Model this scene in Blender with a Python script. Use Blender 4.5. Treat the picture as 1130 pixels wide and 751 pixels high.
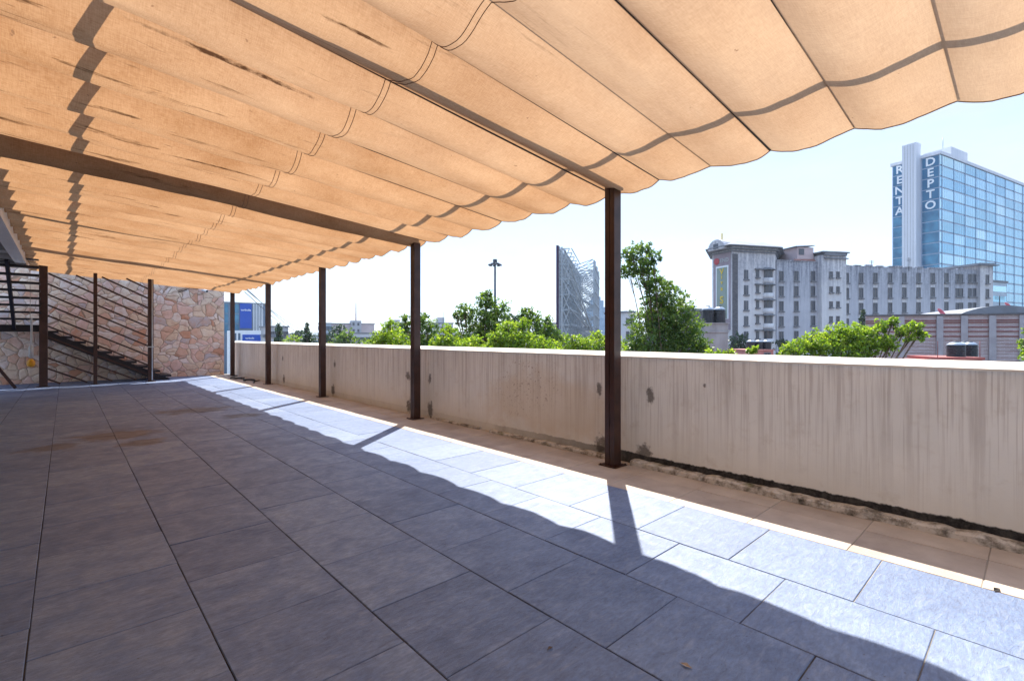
import bpy, bmesh, math, random
import numpy as np
from mathutils import Vector, Matrix, noise as mnoise
R = math.radians
HAZE = 0.00018
random.seed(7)
rng = np.random.default_rng(11)
sc = bpy.context.scene
for o in list(bpy.data.objects): bpy.data.objects.remove(o)
COL = sc.collection

# ------------------------------------------------------------------ camera
CAM_H = 1.45; FPX = 535.0; CX = 565.0; HY = 371.0
YAW = R(42.66); SN, CS = math.sin(YAW), math.cos(YAW)
cam_d = bpy.data.cameras.new('camera'); cam = bpy.data.objects.new('camera', cam_d); COL.objects.link(cam)
cam.location = (0, 0, CAM_H); cam.rotation_euler = (R(90), 0, -YAW)
cam_d.sensor_width = 36; cam_d.lens = 36*FPX/1130; cam_d.shift_y = -4.5/1130
cam_d.clip_start = .05; cam_d.clip_end = 20000
sc.camera = cam
# ------------------------------------------------------------------ sky and sun
SUN_EL, SUN_AZ = R(52.6), math.atan2(.785, .62)
w = bpy.data.worlds.new("World"); sc.world = w; w.use_nodes = True
nt = w.node_tree; nt.nodes.clear()
out = nt.nodes.new('ShaderNodeOutputWorld'); bg = nt.nodes.new('ShaderNodeBackground')
sky = nt.nodes.new('ShaderNodeTexSky'); sky.sky_type = 'NISHITA'; sky.sun_disc = False
sky.sun_elevation = SUN_EL; sky.sun_rotation = SUN_AZ; sky.altitude = 2200; sky.air_density = 1.0; sky.dust_density = 1.0; sky.ozone_density = 2.0
tc = nt.nodes.new('ShaderNodeTexCoord'); mp = nt.nodes.new('ShaderNodeMapping'); mp.inputs['Scale'].default_value = (1.6, 1.6, 6.5)
nz = nt.nodes.new('ShaderNodeTexNoise'); nz.inputs['Scale'].default_value = 1.7; nz.inputs['Detail'].default_value = 7; nz.inputs['Roughness'].default_value = .58
rp = nt.nodes.new('ShaderNodeValToRGB'); rp.color_ramp.elements[0].position = .40; rp.color_ramp.elements[1].position = .68
rp.color_ramp.elements[0].color = (.5, .5, .5, 1); rp.color_ramp.elements[1].color = (1, 1, 1, 1)
mx = nt.nodes.new('ShaderNodeMixRGB'); mx.inputs[2].default_value = (2.75, 2.95, 3.15, 1)
nt.links.new(tc.outputs['Generated'], mp.inputs[0]); nt.links.new(mp.outputs[0], nz.inputs[0]); nt.links.new(nz.outputs[0], rp.inputs[0])
nt.links.new(rp.outputs[0], mx.inputs[0]); nt.links.new(sky.outputs[0], mx.inputs[1])
# unseen upper sky brightened and blued, added to fill the shaded terrace
sx = nt.nodes.new('ShaderNodeSeparateXYZ'); nt.links.new(tc.outputs['Generated'], sx.inputs[0])
mr = nt.nodes.new('ShaderNodeMapRange'); mr.interpolation_type = 'SMOOTHSTEP'; nt.links.new(sx.outputs[2], mr.inputs[0])
for i_, v_ in enumerate((.30, .75, 1.0, 1.9)): mr.inputs[i_+1].default_value = v_
sc_ = nt.nodes.new('ShaderNodeVectorMath'); sc_.operation = 'SCALE'; nt.links.new(mx.outputs[0], sc_.inputs[0]); nt.links.new(mr.outputs[0], sc_.inputs['Scale'])
tint = nt.nodes.new('ShaderNodeMixRGB'); tint.blend_type = 'MULTIPLY'; tint.inputs[2].default_value = (.72, .92, 1.18, 1)
mr2 = nt.nodes.new('ShaderNodeMapRange'); nt.links.new(sx.outputs[2], mr2.inputs[0]); mr2.inputs[1].default_value = .28; mr2.inputs[2].default_value = .6
nt.links.new(mr2.outputs[0], tint.inputs[0]); nt.links.new(sc_.outputs[0], tint.inputs[1]); nt.links.new(tint.outputs[0], bg.inputs[0])
bg.inputs[1].default_value = .13
nt.links.new(bg.outputs[0], out.inputs[0])
sd = bpy.data.lights.new('sun', 'SUN'); sd.energy = 4.5; sd.angle = R(.5); sd.color = (1, .93, .82)
sun = bpy.data.objects.new('sun', sd); COL.objects.link(sun); sun.location = (30, 24, 50)
sdir = Vector((math.cos(SUN_EL)*math.sin(SUN_AZ), math.cos(SUN_EL)*math.cos(SUN_AZ), math.sin(SUN_EL)))
sun.rotation_euler = (-sdir).to_track_quat('-Z', 'Y').to_euler()
vs = sc.view_settings; vs.view_transform = 'Standard'; vs.look = 'None'; vs.gamma = 1; vs.use_curve_mapping = False
vs.exposure = 1.28
sc.cycles.max_bounces = 8; sc.cycles.transmission_bounces = 6; sc.cycles.transparent_max_bounces = 12

# ------------------------------------------------------------------ helpers
def wxy(px, d):
    r = (px-CX)/FPX*d
    return (CS*r+SN*d, -SN*r+CS*d)
def zat(py, d): return CAM_H+(HY-py)/FPX*d
def W(px, py, d):
    x, y = wxy(px, d); return Vector((x, y, zat(py, d)))

class MB:
    def __init__(s): s.v = []; s.f = []; s.m = []; s.sm = []
    def add(s, vs_, fs, mi=0, smooth=False):
        b = len(s.v); s.v += [tuple(p) for p in vs_]
        for f in fs: s.f.append([b+i for i in f]); s.m.append(mi); s.sm.append(smooth)
    def box(s, a, b, mi=0, M=None):
        x0, y0, z0 = a; x1, y1, z1 = b
        P = [(x0,y0,z0),(x1,y0,z0),(x1,y1,z0),(x0,y1,z0),(x0,y0,z1),(x1,y0,z1),(x1,y1,z1),(x0,y1,z1)]
        if M is not None: P = [M @ Vector(p) for p in P]
        s.add(P, [(0,3,2,1),(4,5,6,7),(0,1,5,4),(1,2,6,5),(2,3,7,6),(3,0,4,7)], mi)
    def cbox(s, c, d, mi=0): s.box([c[i]-d[i]/2 for i in range(3)], [c[i]+d[i]/2 for i in range(3)], mi)
    def bar(s, p, q, wd, ht, mi=0):
        p = Vector(p); q = Vector(q); d = q-p; L = d.length
        s.box((-wd/2, -ht/2, 0), (wd/2, ht/2, L), mi, Matrix.Translation(p) @ d.to_track_quat('Z', 'Y').to_matrix().to_4x4())
    def tube(s, pts, r, n=6, mi=0, cap=True, smooth=True):
        pts = [Vector(p) for p in pts]; rings = []
        rr = r if hasattr(r, '__len__') else [r]*len(pts)
        b = len(s.v)
        for i, p in enumerate(pts):
            t = (pts[min(i+1, len(pts)-1)]-pts[max(i-1, 0)])
            if t.length < 1e-9: t = Vector((0, 0, 1))
            t.normalize(); a = t.orthogonal() if i == 0 else (pa-t*pa.dot(t))
            if a.length < 1e-6: a = t.orthogonal()
            a.normalize(); pa = a; c = t.cross(a)
            for k in range(n):
                an = 2*math.pi*k/n; s.v.append(tuple(p+(a*math.cos(an)+c*math.sin(an))*rr[i]))
        for i in range(len(pts)-1):
            for k in range(n):
                s.f.append([b+i*n+k, b+i*n+(k+1) % n, b+(i+1)*n+(k+1) % n, b+(i+1)*n+k]); s.m.append(mi); s.sm.append(smooth)
        if cap:
            s.f.append([b+k for k in range(n)][::-1]); s.m.append(mi); s.sm.append(False)
            e = b+(len(pts)-1)*n; s.f.append([e+k for k in range(n)]); s.m.append(mi); s.sm.append(False)
    def lathe(s, prof, c=(0, 0, 0), n=20, mi=0, smooth=True, a0=0, a1=2*math.pi):
        full = abs(a1-a0-2*math.pi) < 1e-6; m = n if full else n+1
        b = len(s.v)
        for r, z in prof:
            for k in range(m):
                an = a0+(a1-a0)*k/n; s.v.append((c[0]+r*math.cos(an), c[1]+r*math.sin(an), c[2]+z))
        for i in range(len(prof)-1):
            for k in range(n):
                k2 = (k+1) % m
                s.f.append([b+i*m+k, b+i*m+k2, b+(i+1)*m+k2, b+(i+1)*m+k]); s.m.append(mi); s.sm.append(smooth)
    def prism(s, poly, z0, z1, mi=0):
        n = len(poly); P = [(p[0], p[1], z0) for p in poly]+[(p[0], p[1], z1) for p in poly]
        s.add(P, [tuple(range(n))[::-1], tuple(range(n, 2*n))]+[(i, (i+1) % n, n+(i+1) % n, n+i) for i in range(n)], mi)
    def build(s, name, mats, parent=None, bevel=0):
        me = bpy.data.meshes.new(name); me.from_pydata(s.v, [], s.f); me.update()
        mats = mats if isinstance(mats, (list, tuple)) else [mats]
        for m in mats: me.materials.append(m)
        me.polygons.foreach_set('material_index', s.m); me.polygons.foreach_set('use_smooth', s.sm)
        o = bpy.data.objects.new(name, me); COL.objects.link(o)
        if parent: o.parent = parent
        if bevel:
            bm_ = o.modifiers.new('bevel', 'BEVEL'); bm_.width = bevel; bm_.segments = 2; bm_.limit_method = 'ANGLE'; bm_.angle_limit = R(40)
        return o

def tag(o, label, cat, group=None):
    o['label'] = label; o['category'] = cat
    if group: o['group'] = group
    return o
def thing(name, label, cat, loc=(0, 0, 0), rz=0, group=None):
    o = bpy.data.objects.new(name, None); COL.objects.link(o); o.location = loc; o.rotation_euler = (0, 0, rz); o.empty_display_size = .3
    return tag(o, label, cat, group)
def structure(o): o['kind'] = 'structure'; return o
def copy_tree(o, parent=None):
    c = o.copy(); COL.objects.link(c)
    if parent: c.parent = parent
    for ch in list(o.children): copy_tree(ch, c)
    return c
def text_mesh(body, size, name, mat_, parent, M, extrude=.05):
    cu = bpy.data.curves.new(name, 'FONT'); cu.body = body; cu.size = size; cu.align_x = 'CENTER'; cu.align_y = 'CENTER'; cu.extrude = extrude; cu.resolution_u = 3; cu.offset = size*.02
    t = bpy.data.objects.new(name, cu); COL.objects.link(t)
    dg = bpy.context.evaluated_depsgraph_get(); dg.update()
    me = bpy.data.meshes.new_from_object(t.evaluated_get(dg)); bpy.data.objects.remove(t)
    me.transform(M); me.materials.clear(); me.materials.append(mat_); me.name = name
    o = bpy.data.objects.new(name, me); COL.objects.link(o); o.parent = parent
    return o

# ------------------------------------------------------------------ node toolkit
class NT:
    def __init__(s, name):
        s.mat = bpy.data.materials.new(name); s.mat.use_nodes = True; s.t = s.mat.node_tree; s.t.nodes.clear()
        s.out = s.t.nodes.new('ShaderNodeOutputMaterial'); s._obj = None
    def n(s, kind, **kw):
        nd = s.t.nodes.new('ShaderNode'+kind)
        for k, v in kw.items():
            if hasattr(nd, k): setattr(nd, k, v)
        return nd
    def set(s, sock, v):
        if hasattr(v, 'links') or isinstance(v, bpy.types.NodeSocket): s.t.links.new(v, sock)
        else:
            try: sock.default_value = v
            except Exception: sock.default_value = (*v, 1)
    def obj(s):
        if s._obj is None: s._obj = s.n('TexCoord').outputs['Object']
        return s._obj
    def geo(s): return s.n('NewGeometry').outputs['Position']
    def xyz(s, v): nd = s.n('SeparateXYZ'); s.set(nd.inputs[0], v); return nd.outputs
    def map(s, v, scale=(1, 1, 1), loc=(0, 0, 0), rot=(0, 0, 0)):
        nd = s.n('Mapping'); s.set(nd.inputs[0], v); nd.inputs['Scale'].default_value = scale; nd.inputs['Location'].default_value = loc; nd.inputs['Rotation'].default_value = rot
        return nd.outputs[0]
    def noise(s, v, scale=5, detail=4, rough=.5, dist=0):
        nd = s.n('TexNoise'); s.set(nd.inputs['Vector'], v); nd.inputs['Scale'].default_value = scale; nd.inputs['Detail'].default_value = detail
        nd.inputs['Roughness'].default_value = rough; nd.inputs['Distortion'].default_value = dist; return nd.outputs[0]
    def math(s, op, a, b=0, c=None, clamp=False):
        nd = s.n('Math', operation=op, use_clamp=clamp); s.set(nd.inputs[0], a); s.set(nd.inputs[1], b)
        if c is not None: s.set(nd.inputs[2], c)
        return nd.outputs[0]
    def ramp(s, v, stops, interp='LINEAR'):
        nd = s.n('ValToRGB'); s.set(nd.inputs[0], v); cr = nd.color_ramp; cr.interpolation = interp
        while len(cr.elements) < len(stops): cr.elements.new(.5)
        for e, (p, c) in zip(cr.elements, stops):
            e.position = p; e.color = (c, c, c, 1) if not hasattr(c, '__len__') else (*c[:3], 1)
        return nd.outputs[0]
    def mix(s, f, a, b, mode='MIX'):
        nd = s.n('MixRGB', blend_type=mode); s.set(nd.inputs[0], f)
        for i, v in ((1, a), (2, b)):
            s.set(nd.inputs[i], v)
        return nd.outputs[0]
    def range(s, v, a, b, c=0, d=1):
        nd = s.n('MapRange'); s.set(nd.inputs[0], v)
        for i, x in enumerate((a, b, c, d)): nd.inputs[i+1].default_value = x
        return nd.outputs[0]
    def bump(s, h, strength=.3, dist=.01, normal=None):
        nd = s.n('Bump'); s.set(nd.inputs['Height'], h); nd.inputs['Strength'].default_value = strength; nd.inputs['Distance'].default_value = dist
        if normal is not None: s.set(nd.inputs['Normal'], normal)
        return nd.outputs[0]
    def principled(s, col, rough=.7, normal=None, metal=0, spec=.5):
        p = s.n('BsdfPrincipled'); s.set(p.inputs['Base Color'], col); s.set(p.inputs['Roughness'], rough); s.set(p.inputs['Metallic'], metal)
        p.inputs['Specular IOR Level'].default_value = spec
        if normal is not None: s.set(p.inputs['Normal'], normal)
        s.t.links.new(p.outputs[0], s.out.inputs[0]); return p
def basic(name, c1, c2=None, scale=3, rough=.7, metal=0, bump=.15, bscale=None, stretch=(1, 1, 1), spec=.4, bdist=.01):
    k = NT(name); c2 = c2 or tuple(x*.75 for x in c1)
    v = k.map(k.obj(), stretch)
    n1 = k.noise(v, scale, 6, .6)
    col = k.ramp(n1, [(.35, c2), (.65, c1)])
    h = k.noise(v, bscale or scale*8, 4)
    k.principled(col, k.range(n1, .3, .7, min(1, rough+.08), max(0, rough-.08)), k.bump(h, bump, bdist) if bump else None, metal, spec)
    return k.mat

M = {}
M['steel'] = basic('painted_dark_steel', (.062, .026, .018), (.035, .016, .013), 6, .42, 0, .05, 40)
M['stair_steel'] = basic('black_stair_steel', (.022, .020, .026), (.014, .013, .018), 6, .45, 0, .05, 40)
M['rafter_paint'] = basic('bounce_rafter_paint', (.50, .43, .37), (.40, .34, .29), 4, .6, 0, .05)  # pale colour added so the unseen rafters bounce light onto the cloth
M['rod'] = basic('dark_rod', (.02, .012, .008), None, 10, .5, 0, .0)
M['white_paint'] = basic('white_painted_steel', (.86, .87, .88), (.78, .80, .82), 2, .5, 0, .04, 20)
M['soffit'] = basic('grey_soffit', (.45, .46, .48), (.36, .37, .39), 1.5, .7, 0, .1)
M['render'] = basic('cream_render', (.6, .55, .48), (.5, .46, .40), 1.2, .85, 0, .2, 60)
M['coping'] = basic('pale_coping', (.8, .77, .70), (.62, .57, .50), 2.5, .8, 0, .2, 50, (1, .4, 1))
M['concrete'] = basic('raw_concrete', (.36, .35, .35), (.24, .23, .23), .8, .85, 0, .2, 6, (1, 1, .35))
M['asphalt'] = basic('city_ground', (.10, .10, .10), (.06, .06, .06), .05, .9, 0, .1)
M['black_plastic'] = basic('black_tank_plastic', (.018, .02, .026), (.012, .013, .017), 3, .4, 0, .03)
M['grey_lid'] = basic('tank_lid', (.30, .34, .40), (.22, .25, .3), 3, .4, 0, .03)
M['dark_glass'] = basic('dark_window_glass', (.085, .095, .12), (.05, .055, .075), .6, .12, 0, 0, spec=.6)
M['frame'] = basic('window_frame', (.20, .20, .21), None, 3, .6, 0, 0)
M['sill'] = basic('window_sill', (.22, .22, .24), (.12, .12, .13), 2, .8, 0, .1)
M['red'] = basic('red_plastic', (.5, .06, .08), None, 3, .5, 0, 0)
M['yellow'] = basic('yellow_resin', (.75, .40, .03), (.6, .28, .02), 20, .3, 0, .1)
M['clear'] = basic('pale_plastic_sleeve', (.55, .58, .6), (.4, .43, .46), 8, .3, 0, .05)
M['cord'] = basic('pale_cord', (.45, .38, .32), None, 30, .8, 0, 0)
M['black_cable'] = basic('black_cable', (.015, .015, .016), None, 10, .5, 0, 0)
M['white'] = basic('white_letter_paint', (.82, .85, .88), (.75, .78, .82), 1, .5, 0, 0)

# ---- slate floor tiles
k = NT('slate_tiles'); at = k.n('Attribute', attribute_name='rnd').outputs['Fac']
pos = k.geo()
cmb = k.n('CombineXYZ'); k.set(cmb.inputs[2], k.math('MULTIPLY', at, 50)); off = cmb.outputs[0]
va = k.n('VectorMath', operation='ADD'); k.set(va.inputs[0], pos); k.set(va.inputs[1], off); pv = va.outputs[0]
big = k.noise(pos, .55, 5, .6); cleft = k.noise(k.map(pv, (2.6, 8.5, 3), rot=(0, 0, R(38))), 2.8, 9, .7, .8)
med = k.noise(pv, 4.5, 6, .65, .6); fine = k.noise(k.map(pv, (1, 2.6, 1), rot=(0, 0, R(-20))), 22, 5, .7)
tone = k.math('ADD', k.math('MULTIPLY', at, .22), k.math('ADD', k.math('MULTIPLY', med, .55), k.math('MULTIPLY', big, .45)))
col = k.ramp(tone, [(.24, (.07, .115, .235)), (.60, (.15, .22, .395)), (.96, (.29, .375, .54))])
rust = k.ramp(k.math('ADD', k.math('MULTIPLY', k.noise(pv, 2.2, 5, .6), .7), k.math('MULTIPLY', big, .45)), [(.70, 0), (.95, .4)])
col = k.mix(rust, col, (.20, .14, .105))
col = k.mix(k.ramp(fine, [(.4, .35), (.62, 0)]), col, (.075, .08, .10), 'MIX')
col = k.mix(k.ramp(cleft, [(.52, 0), (.70, .30)]), col, (.38, .43, .53)); col = k.mix(k.ramp(cleft, [(.32, .35), (.46, 0)]), col, (.05, .06, .10))
spk_ = k.ramp(k.noise(pos, 55, 2, .5), [(.70, 0), (.74, .6)]); col = k.mix(spk_, col, (.05, .045, .045))
scr = k.ramp(k.noise(k.map(pos, (1.3, 9, 1), rot=(0, 0, R(62))), 3.2, 7, .75, 2.5), [(.66, 0), (.74, .35)])
col = k.mix(scr, col, (.33, .34, .37))
def spot(k, pos, c, sx, sy, sz, nsc=9, amp=.9):
    """irregular stain mask: 1 inside"""
    v = k.n('VectorMath', operation='SUBTRACT'); k.set(v.inputs[0], pos); v.inputs[1].default_value = c
    d = k.n('VectorMath', operation='DIVIDE'); k.set(d.inputs[0], v.outputs[0]); d.inputs[1].default_value = (sx, sy, sz)
    ln = k.n('VectorMath', operation='LENGTH'); k.set(ln.inputs[0], d.outputs[0])
    val = k.math('ADD', ln.outputs['Value'], k.math('MULTIPLY', k.math('SUBTRACT', k.noise(pos, nsc, 5, .65), .5), amp*2))
    return k.range(val, .6, 1.05, 1, 0)
for c, sx, sy, cc in [((.55, 9.2, 0), .55, .5, (.10, .06, .04)), ((-.1, 8.7, 0), .35, .35, (.08, .055, .045)), ((1.9, 11.2, 0), .75, .45, (.04, .03, .03)), ((2.35, 9.9, 0), .3, .3, (.04, .03, .03)), ((.8, 8.3, 0), .3, .25, (.09, .06, .045))]:
    col = k.mix(k.math('MULTIPLY', spot(k, pos, c, sx, sy, 1, 2.5, 1.2), .7), col, cc)
h = k.math('ADD', k.math('MULTIPLY', cleft, .7), k.math('MULTIPLY', fine, .25))
ro = k.math('ADD', k.range(med, .3, .7, .62, .40), k.math('MULTIPLY', rust, .2))
k.principled(col, ro, k.bump(h, .55, .012), 0, .5); M['slate'] = k.mat
# ---- beige border tiles
k = NT('beige_border'); pos = k.geo(); at = k.n('Attribute', attribute_name='rnd').outputs['Fac']
n1 = k.noise(pos, 3, 6, .6); n2 = k.noise(pos, 30, 4, .6)
col = k.ramp(k.math('ADD', k.math('MULTIPLY', n1, .8), k.math('MULTIPLY', at, .2)), [(.3, (.36, .30, .255)), (.7, (.56, .49, .42))])
col = k.mix(k.ramp(k.noise(k.map(pos, (6, 2, 1)), 3.1, 6, .7), [(.64, 0), (.72, .7)]), col, (.06, .055, .05))
k.principled(col, .75, k.bump(n2, .25, .004)); M['border'] = k.mat
k = NT('dirty_grout_lit_strip'); pos = k.geo(); gx = k.xyz(pos)[0]
lit_strip = k.range(k.math('ADD', gx, k.math('MULTIPLY', k.math('SUBTRACT', k.noise(pos, 5, 6, .7), .5), 2.6)), 2.3, 3.6, 0, 1)  # joints lightened where the sun strip falls: sunlight painted into grout colour
k.principled(k.mix(lit_strip, k.ramp(k.noise(pos, 8, 4), [(.4, (.022, .021, .024)), (.7, (.06, .055, .055))]), (.34, .32, .29)), .95, k.bump(k.noise(pos, 60, 3), .4, .004)); M['grout'] = k.mat
# ---- parapet render with streaks and stains
k = NT('stained_parapet'); pos = k.geo(); X, Y, Z = k.xyz(pos)[:3]
base = k.ramp(k.noise(pos, 1.4, 6, .6), [(.3, (.75, .75, .705)), (.7, (.86, .855, .805))])
st = k.noise(k.map(pos, (.2, 7.5, .22)), 2.4, 5, .62); st2 = k.noise(k.map(pos, (.2, 24, .35)), 2.0, 3, .6)
fall = k.range(k.math('ADD', Z, k.math('MULTIPLY', k.noise(k.map(pos, (1, 9, .1)), 1.0, 2), .9)), .55, 1.35, 0, 1)
sm = k.math('MULTIPLY', k.math('MAXIMUM', k.ramp(st, [(.50, 0), (.60, .75)]), k.ramp(st2, [(.54, 0), (.62, .8)])), fall)
col = k.mix(k.math('MULTIPLY', sm, .55), base, (.36, .31, .28))
mot = k.ramp(k.noise(pos, 6, 6, .7), [(.55, 0), (.75, .3)]); col = k.mix(mot, col, (.45, .37, .29))
yl = k.math('MULTIPLY', spot(k, pos, (4.78, 4.6, .55), 1, 1.3, .5, 1.6, .8), .45); col = k.mix(yl, col, (.60, .46, .30))
spk = k.math('MULTIPLY', spot(k, pos, (4.78, 4.9, .75), 1, .75, .45, 2, .6), k.ramp(k.noise(pos, 34, 3, .6), [(.62, 0), (.66, 1)])); col = k.mix(k.math('MULTIPLY', spk, .75), col, (.25, .15, .09))
dk = None
for (y, z, sy, sz) in [(11.9-.4, .78, .08, .12), (8.1, .70, .13, .11), (7.35, .70, .07, .13), (3.62, .80, .055, .15), (2.92, .79, .07, .13), (8.05, .13, .16, .2), (7.33, .14, .12, .24), (3.55, .14, .2, .16), (3.0, .15, .15, .14), (15.3, .8, .09, .12), (11.6, .15, .15, .2), (15.2, .18, .15, .2), (2.3, .95, .03, .04)]:
    m_ = spot(k, pos, (4.78, y, z), 1, sy*.7, sz*.75, 17, 1.15); dk = m_ if dk is None else k.math('MAXIMUM', dk, m_)
dcol = k.ramp(k.noise(pos, 60, 4, .7), [(.35, (.05, .045, .04)), (.65, (.16, .14, .125))])
col = k.mix(k.math('MULTIPLY', dk, .8), col, dcol)
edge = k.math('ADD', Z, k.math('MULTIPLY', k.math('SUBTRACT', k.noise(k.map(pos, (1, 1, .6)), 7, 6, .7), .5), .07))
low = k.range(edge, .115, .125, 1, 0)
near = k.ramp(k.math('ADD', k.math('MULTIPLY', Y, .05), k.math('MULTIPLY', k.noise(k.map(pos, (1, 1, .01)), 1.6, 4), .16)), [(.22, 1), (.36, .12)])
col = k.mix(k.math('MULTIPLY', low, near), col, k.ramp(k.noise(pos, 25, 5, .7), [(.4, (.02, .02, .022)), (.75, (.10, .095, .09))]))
h = k.math('SUBTRACT', k.math('ADD', k.math('MULTIPLY', k.noise(pos, 40, 5, .6), .25), k.math('MULTIPLY', k.noise(pos, 3, 4), .5)), k.math('MULTIPLY', k.math('MAXIMUM', dk, k.math('MULTIPLY', low, near)), .8))
k.principled(col, .85, k.bump(h, .35, .012), 0, .3); M['parapet'] = k.mat
k = NT('peeling_ledge'); pos = k.geo()
n1 = k.noise(pos, 9, 6, .7); col = k.ramp(n1, [(.3, (.05, .05, .045)), (.42, (.28, .26, .23)), (.55, (.62, .60, .57))])
col = k.mix(k.ramp(k.noise(pos, 4, 4), [(.6, 0), (.7, .6)]), col, (.15, .17, .06))
k.principled(col, .9, k.bump(n1, .6, .02), 0, .2); M['ledge'] = k.mat
# ---- flagstone wall
k = NT('flagstone_wall'); pos = k.geo()
dn = k.n('TexNoise'); k.set(dn.inputs['Vector'], pos); dn.inputs['Scale'].default_value = 1.6; dn.inputs['Detail'].default_value = 3
vm = k.n('VectorMath', operation='MULTIPLY_ADD'); k.set(vm.inputs[0], dn.outputs['Color']); vm.inputs[1].default_value = (.45, 0, .45); k.set(vm.inputs[2], pos)
vv = k.map(vm.outputs[0], (3.7, 0.001, 4.2))
v1 = k.n('TexVoronoi', feature='F1'); k.set(v1.inputs['Vector'], vv); v1.inputs['Scale'].default_value = 1.0
v2 = k.n('TexVoronoi', feature='DISTANCE_TO_EDGE'); k.set(v2.inputs['Vector'], vv); v2.inputs['Scale'].default_value = 1.0
cr = k.xyz(v1.outputs['Color'])
stone = k.ramp(cr[0], [(0, (.84, .67, .52)), (.18, (.90, .76, .62)), (.34, (.80, .52, .40)), (.46, (.90, .80, .74)), (.60, (.86, .62, .55)), (.76, (.68, .36, .24)), (.82, (.90, .79, .74)), (.94, (.60, .55, .58)), (1, (.88, .82, .74))], 'CONSTANT')
pn = k.n('VectorMath', operation='ADD'); k.set(pn.inputs[0], pos); k.set(pn.inputs[1], v1.outputs['Color'])
mott = k.noise(pn.outputs[0], 5, 7, .68)
stone = k.mix(k.ramp(mott, [(.42, 0), (.7, .75)]), stone, (.62, .38, .27))
stone = k.mix(k.ramp(k.noise(pn.outputs[0], 3.2, 6, .6), [(.52, 0), (.75, .45)]), stone, (.82, .74, .68))
mort = k.range(k.math('ADD', v2.outputs['Distance'], k.math('MULTIPLY', k.math('SUBTRACT', k.noise(pos, 14, 3), .5), .03)), .006, .030, 1, 0)
col = k.mix(mort, stone, (.36, .25, .18))
hh = k.math('ADD', k.range(v2.outputs['Distance'], 0, .12, 0, 1), k.math('MULTIPLY', mott, .5))
k.principled(col, .8, k.bump(hh, .6, .03), 0, .35); M['flagstone'] = k.mat
TEARS = [((1.05, 5.05, 3.5), .34, .035), ((.34, 5.42, 3.5), .16, .022), ((.95, 4.02, 3.5), .55, .02), ((1.25, 6.15, 3.5), .45, .022), ((1.35, 2.86, 3.5), .22, .018), ((1.9, 5.6, 3.5), .4, .018), ((.1, 7.2, 3.5), .3, .02), ((2.3, 4.55, 3.4), .4, .014), ((.9, 9.1, 3.5), .5, .03), ((1.6, 10.3, 3.5), .5, .03), ((.6, 11.6, 3.5), .4, .03)]
# ---- canopy cloth: diffuse + translucent
k = NT('canopy_cloth'); pos = k.geo(); X, Y, Z = k.xyz(pos)[:3]
wx = k.noise(k.map(pos, (60, 7, 1)), 3, 3, .6); wy = k.noise(k.map(pos, (7, 60, 1)), 3, 3, .6)
weave = k.math('ADD', k.math('MULTIPLY', wx, .5), k.math('MULTIPLY', wy, .5))
cl = k.noise(k.map(pos, (1, 1.6, 1)), 1.1, 5, .6)
tone = k.math('ADD', k.math('MULTIPLY', weave, .55), k.math('MULTIPLY', cl, .45))
col = k.ramp(tone, [(.38, (.39, .19, .082)), (.62, (.61, .355, .185))])
bl_ = k.range(k.math('ADD', Y, k.math('MULTIPLY', k.noise(pos, .8, 4), 3.5)), 1.8, 6.5, .5, 0)  # near end painted paler: stronger exposure put into the cloth colour
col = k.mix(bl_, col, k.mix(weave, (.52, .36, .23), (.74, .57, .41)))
# mould lines running along the folds, mostly on the inner side
fold = k.noise(k.map(pos, (.55, 9.5, 1)), 1.7, 6, .62, .3)
fold2 = k.noise(k.map(pos, (4, 30, 1)), 2.0, 4, .6)
inner = k.range(k.math('ADD', X, k.math('MULTIPLY', k.noise(pos, .6, 3), 2.0)), 1.8, 3.4, 1, .05)
ml = k.math('MULTIPLY', k.math('MULTIPLY', k.ramp(fold, [(.60, 0), (.64, 1)]), k.ramp(fold2, [(.40, .2), (.6, 1)])), inner)
col = k.mix(k.math('MULTIPLY', ml, .9), col, (.10, .045, .02))
for (c_, sx_, sy_) in TEARS:
    col = k.mix(k.math('MULTIPLY', spot(k, pos, c_, sx_*1.1, sy_*.55, 5, 9, .7), k.ramp(k.noise(k.map(pos, (3, 14, 1)), 3, 5, .7), [(.38, .25), (.55, .95)])), col, (.07, .03, .014))
fl = k.math('MULTIPLY', k.ramp(k.noise(pos, 17, 2), [(.75, 0), (.78, .7)]), 1.0); col = k.mix(fl, col, (.25, .13, .07))
df = k.n('BsdfDiffuse'); tr = k.n('BsdfTranslucent'); k.set(df.inputs[0], k.mix(1, col, (.86, .80, .74), 'MULTIPLY')); k.set(tr.inputs[0], col)
bp = k.bump(weave, .25, .004); k.set(df.inputs['Normal'], bp); k.set(tr.inputs['Normal'], bp)
ms = k.n('MixShader'); ms.inputs[0].default_value = .385; k.t.links.new(df.outputs[0], ms.inputs[1]); k.t.links.new(tr.outputs[0], ms.inputs[2]); k.t.links.new(ms.outputs[0], k.out.inputs[0])
M['cloth'] = k.mat
M['thread'] = basic('seam_thread', (.28, .16, .09), None, 20, .9, 0, 0)
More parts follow.
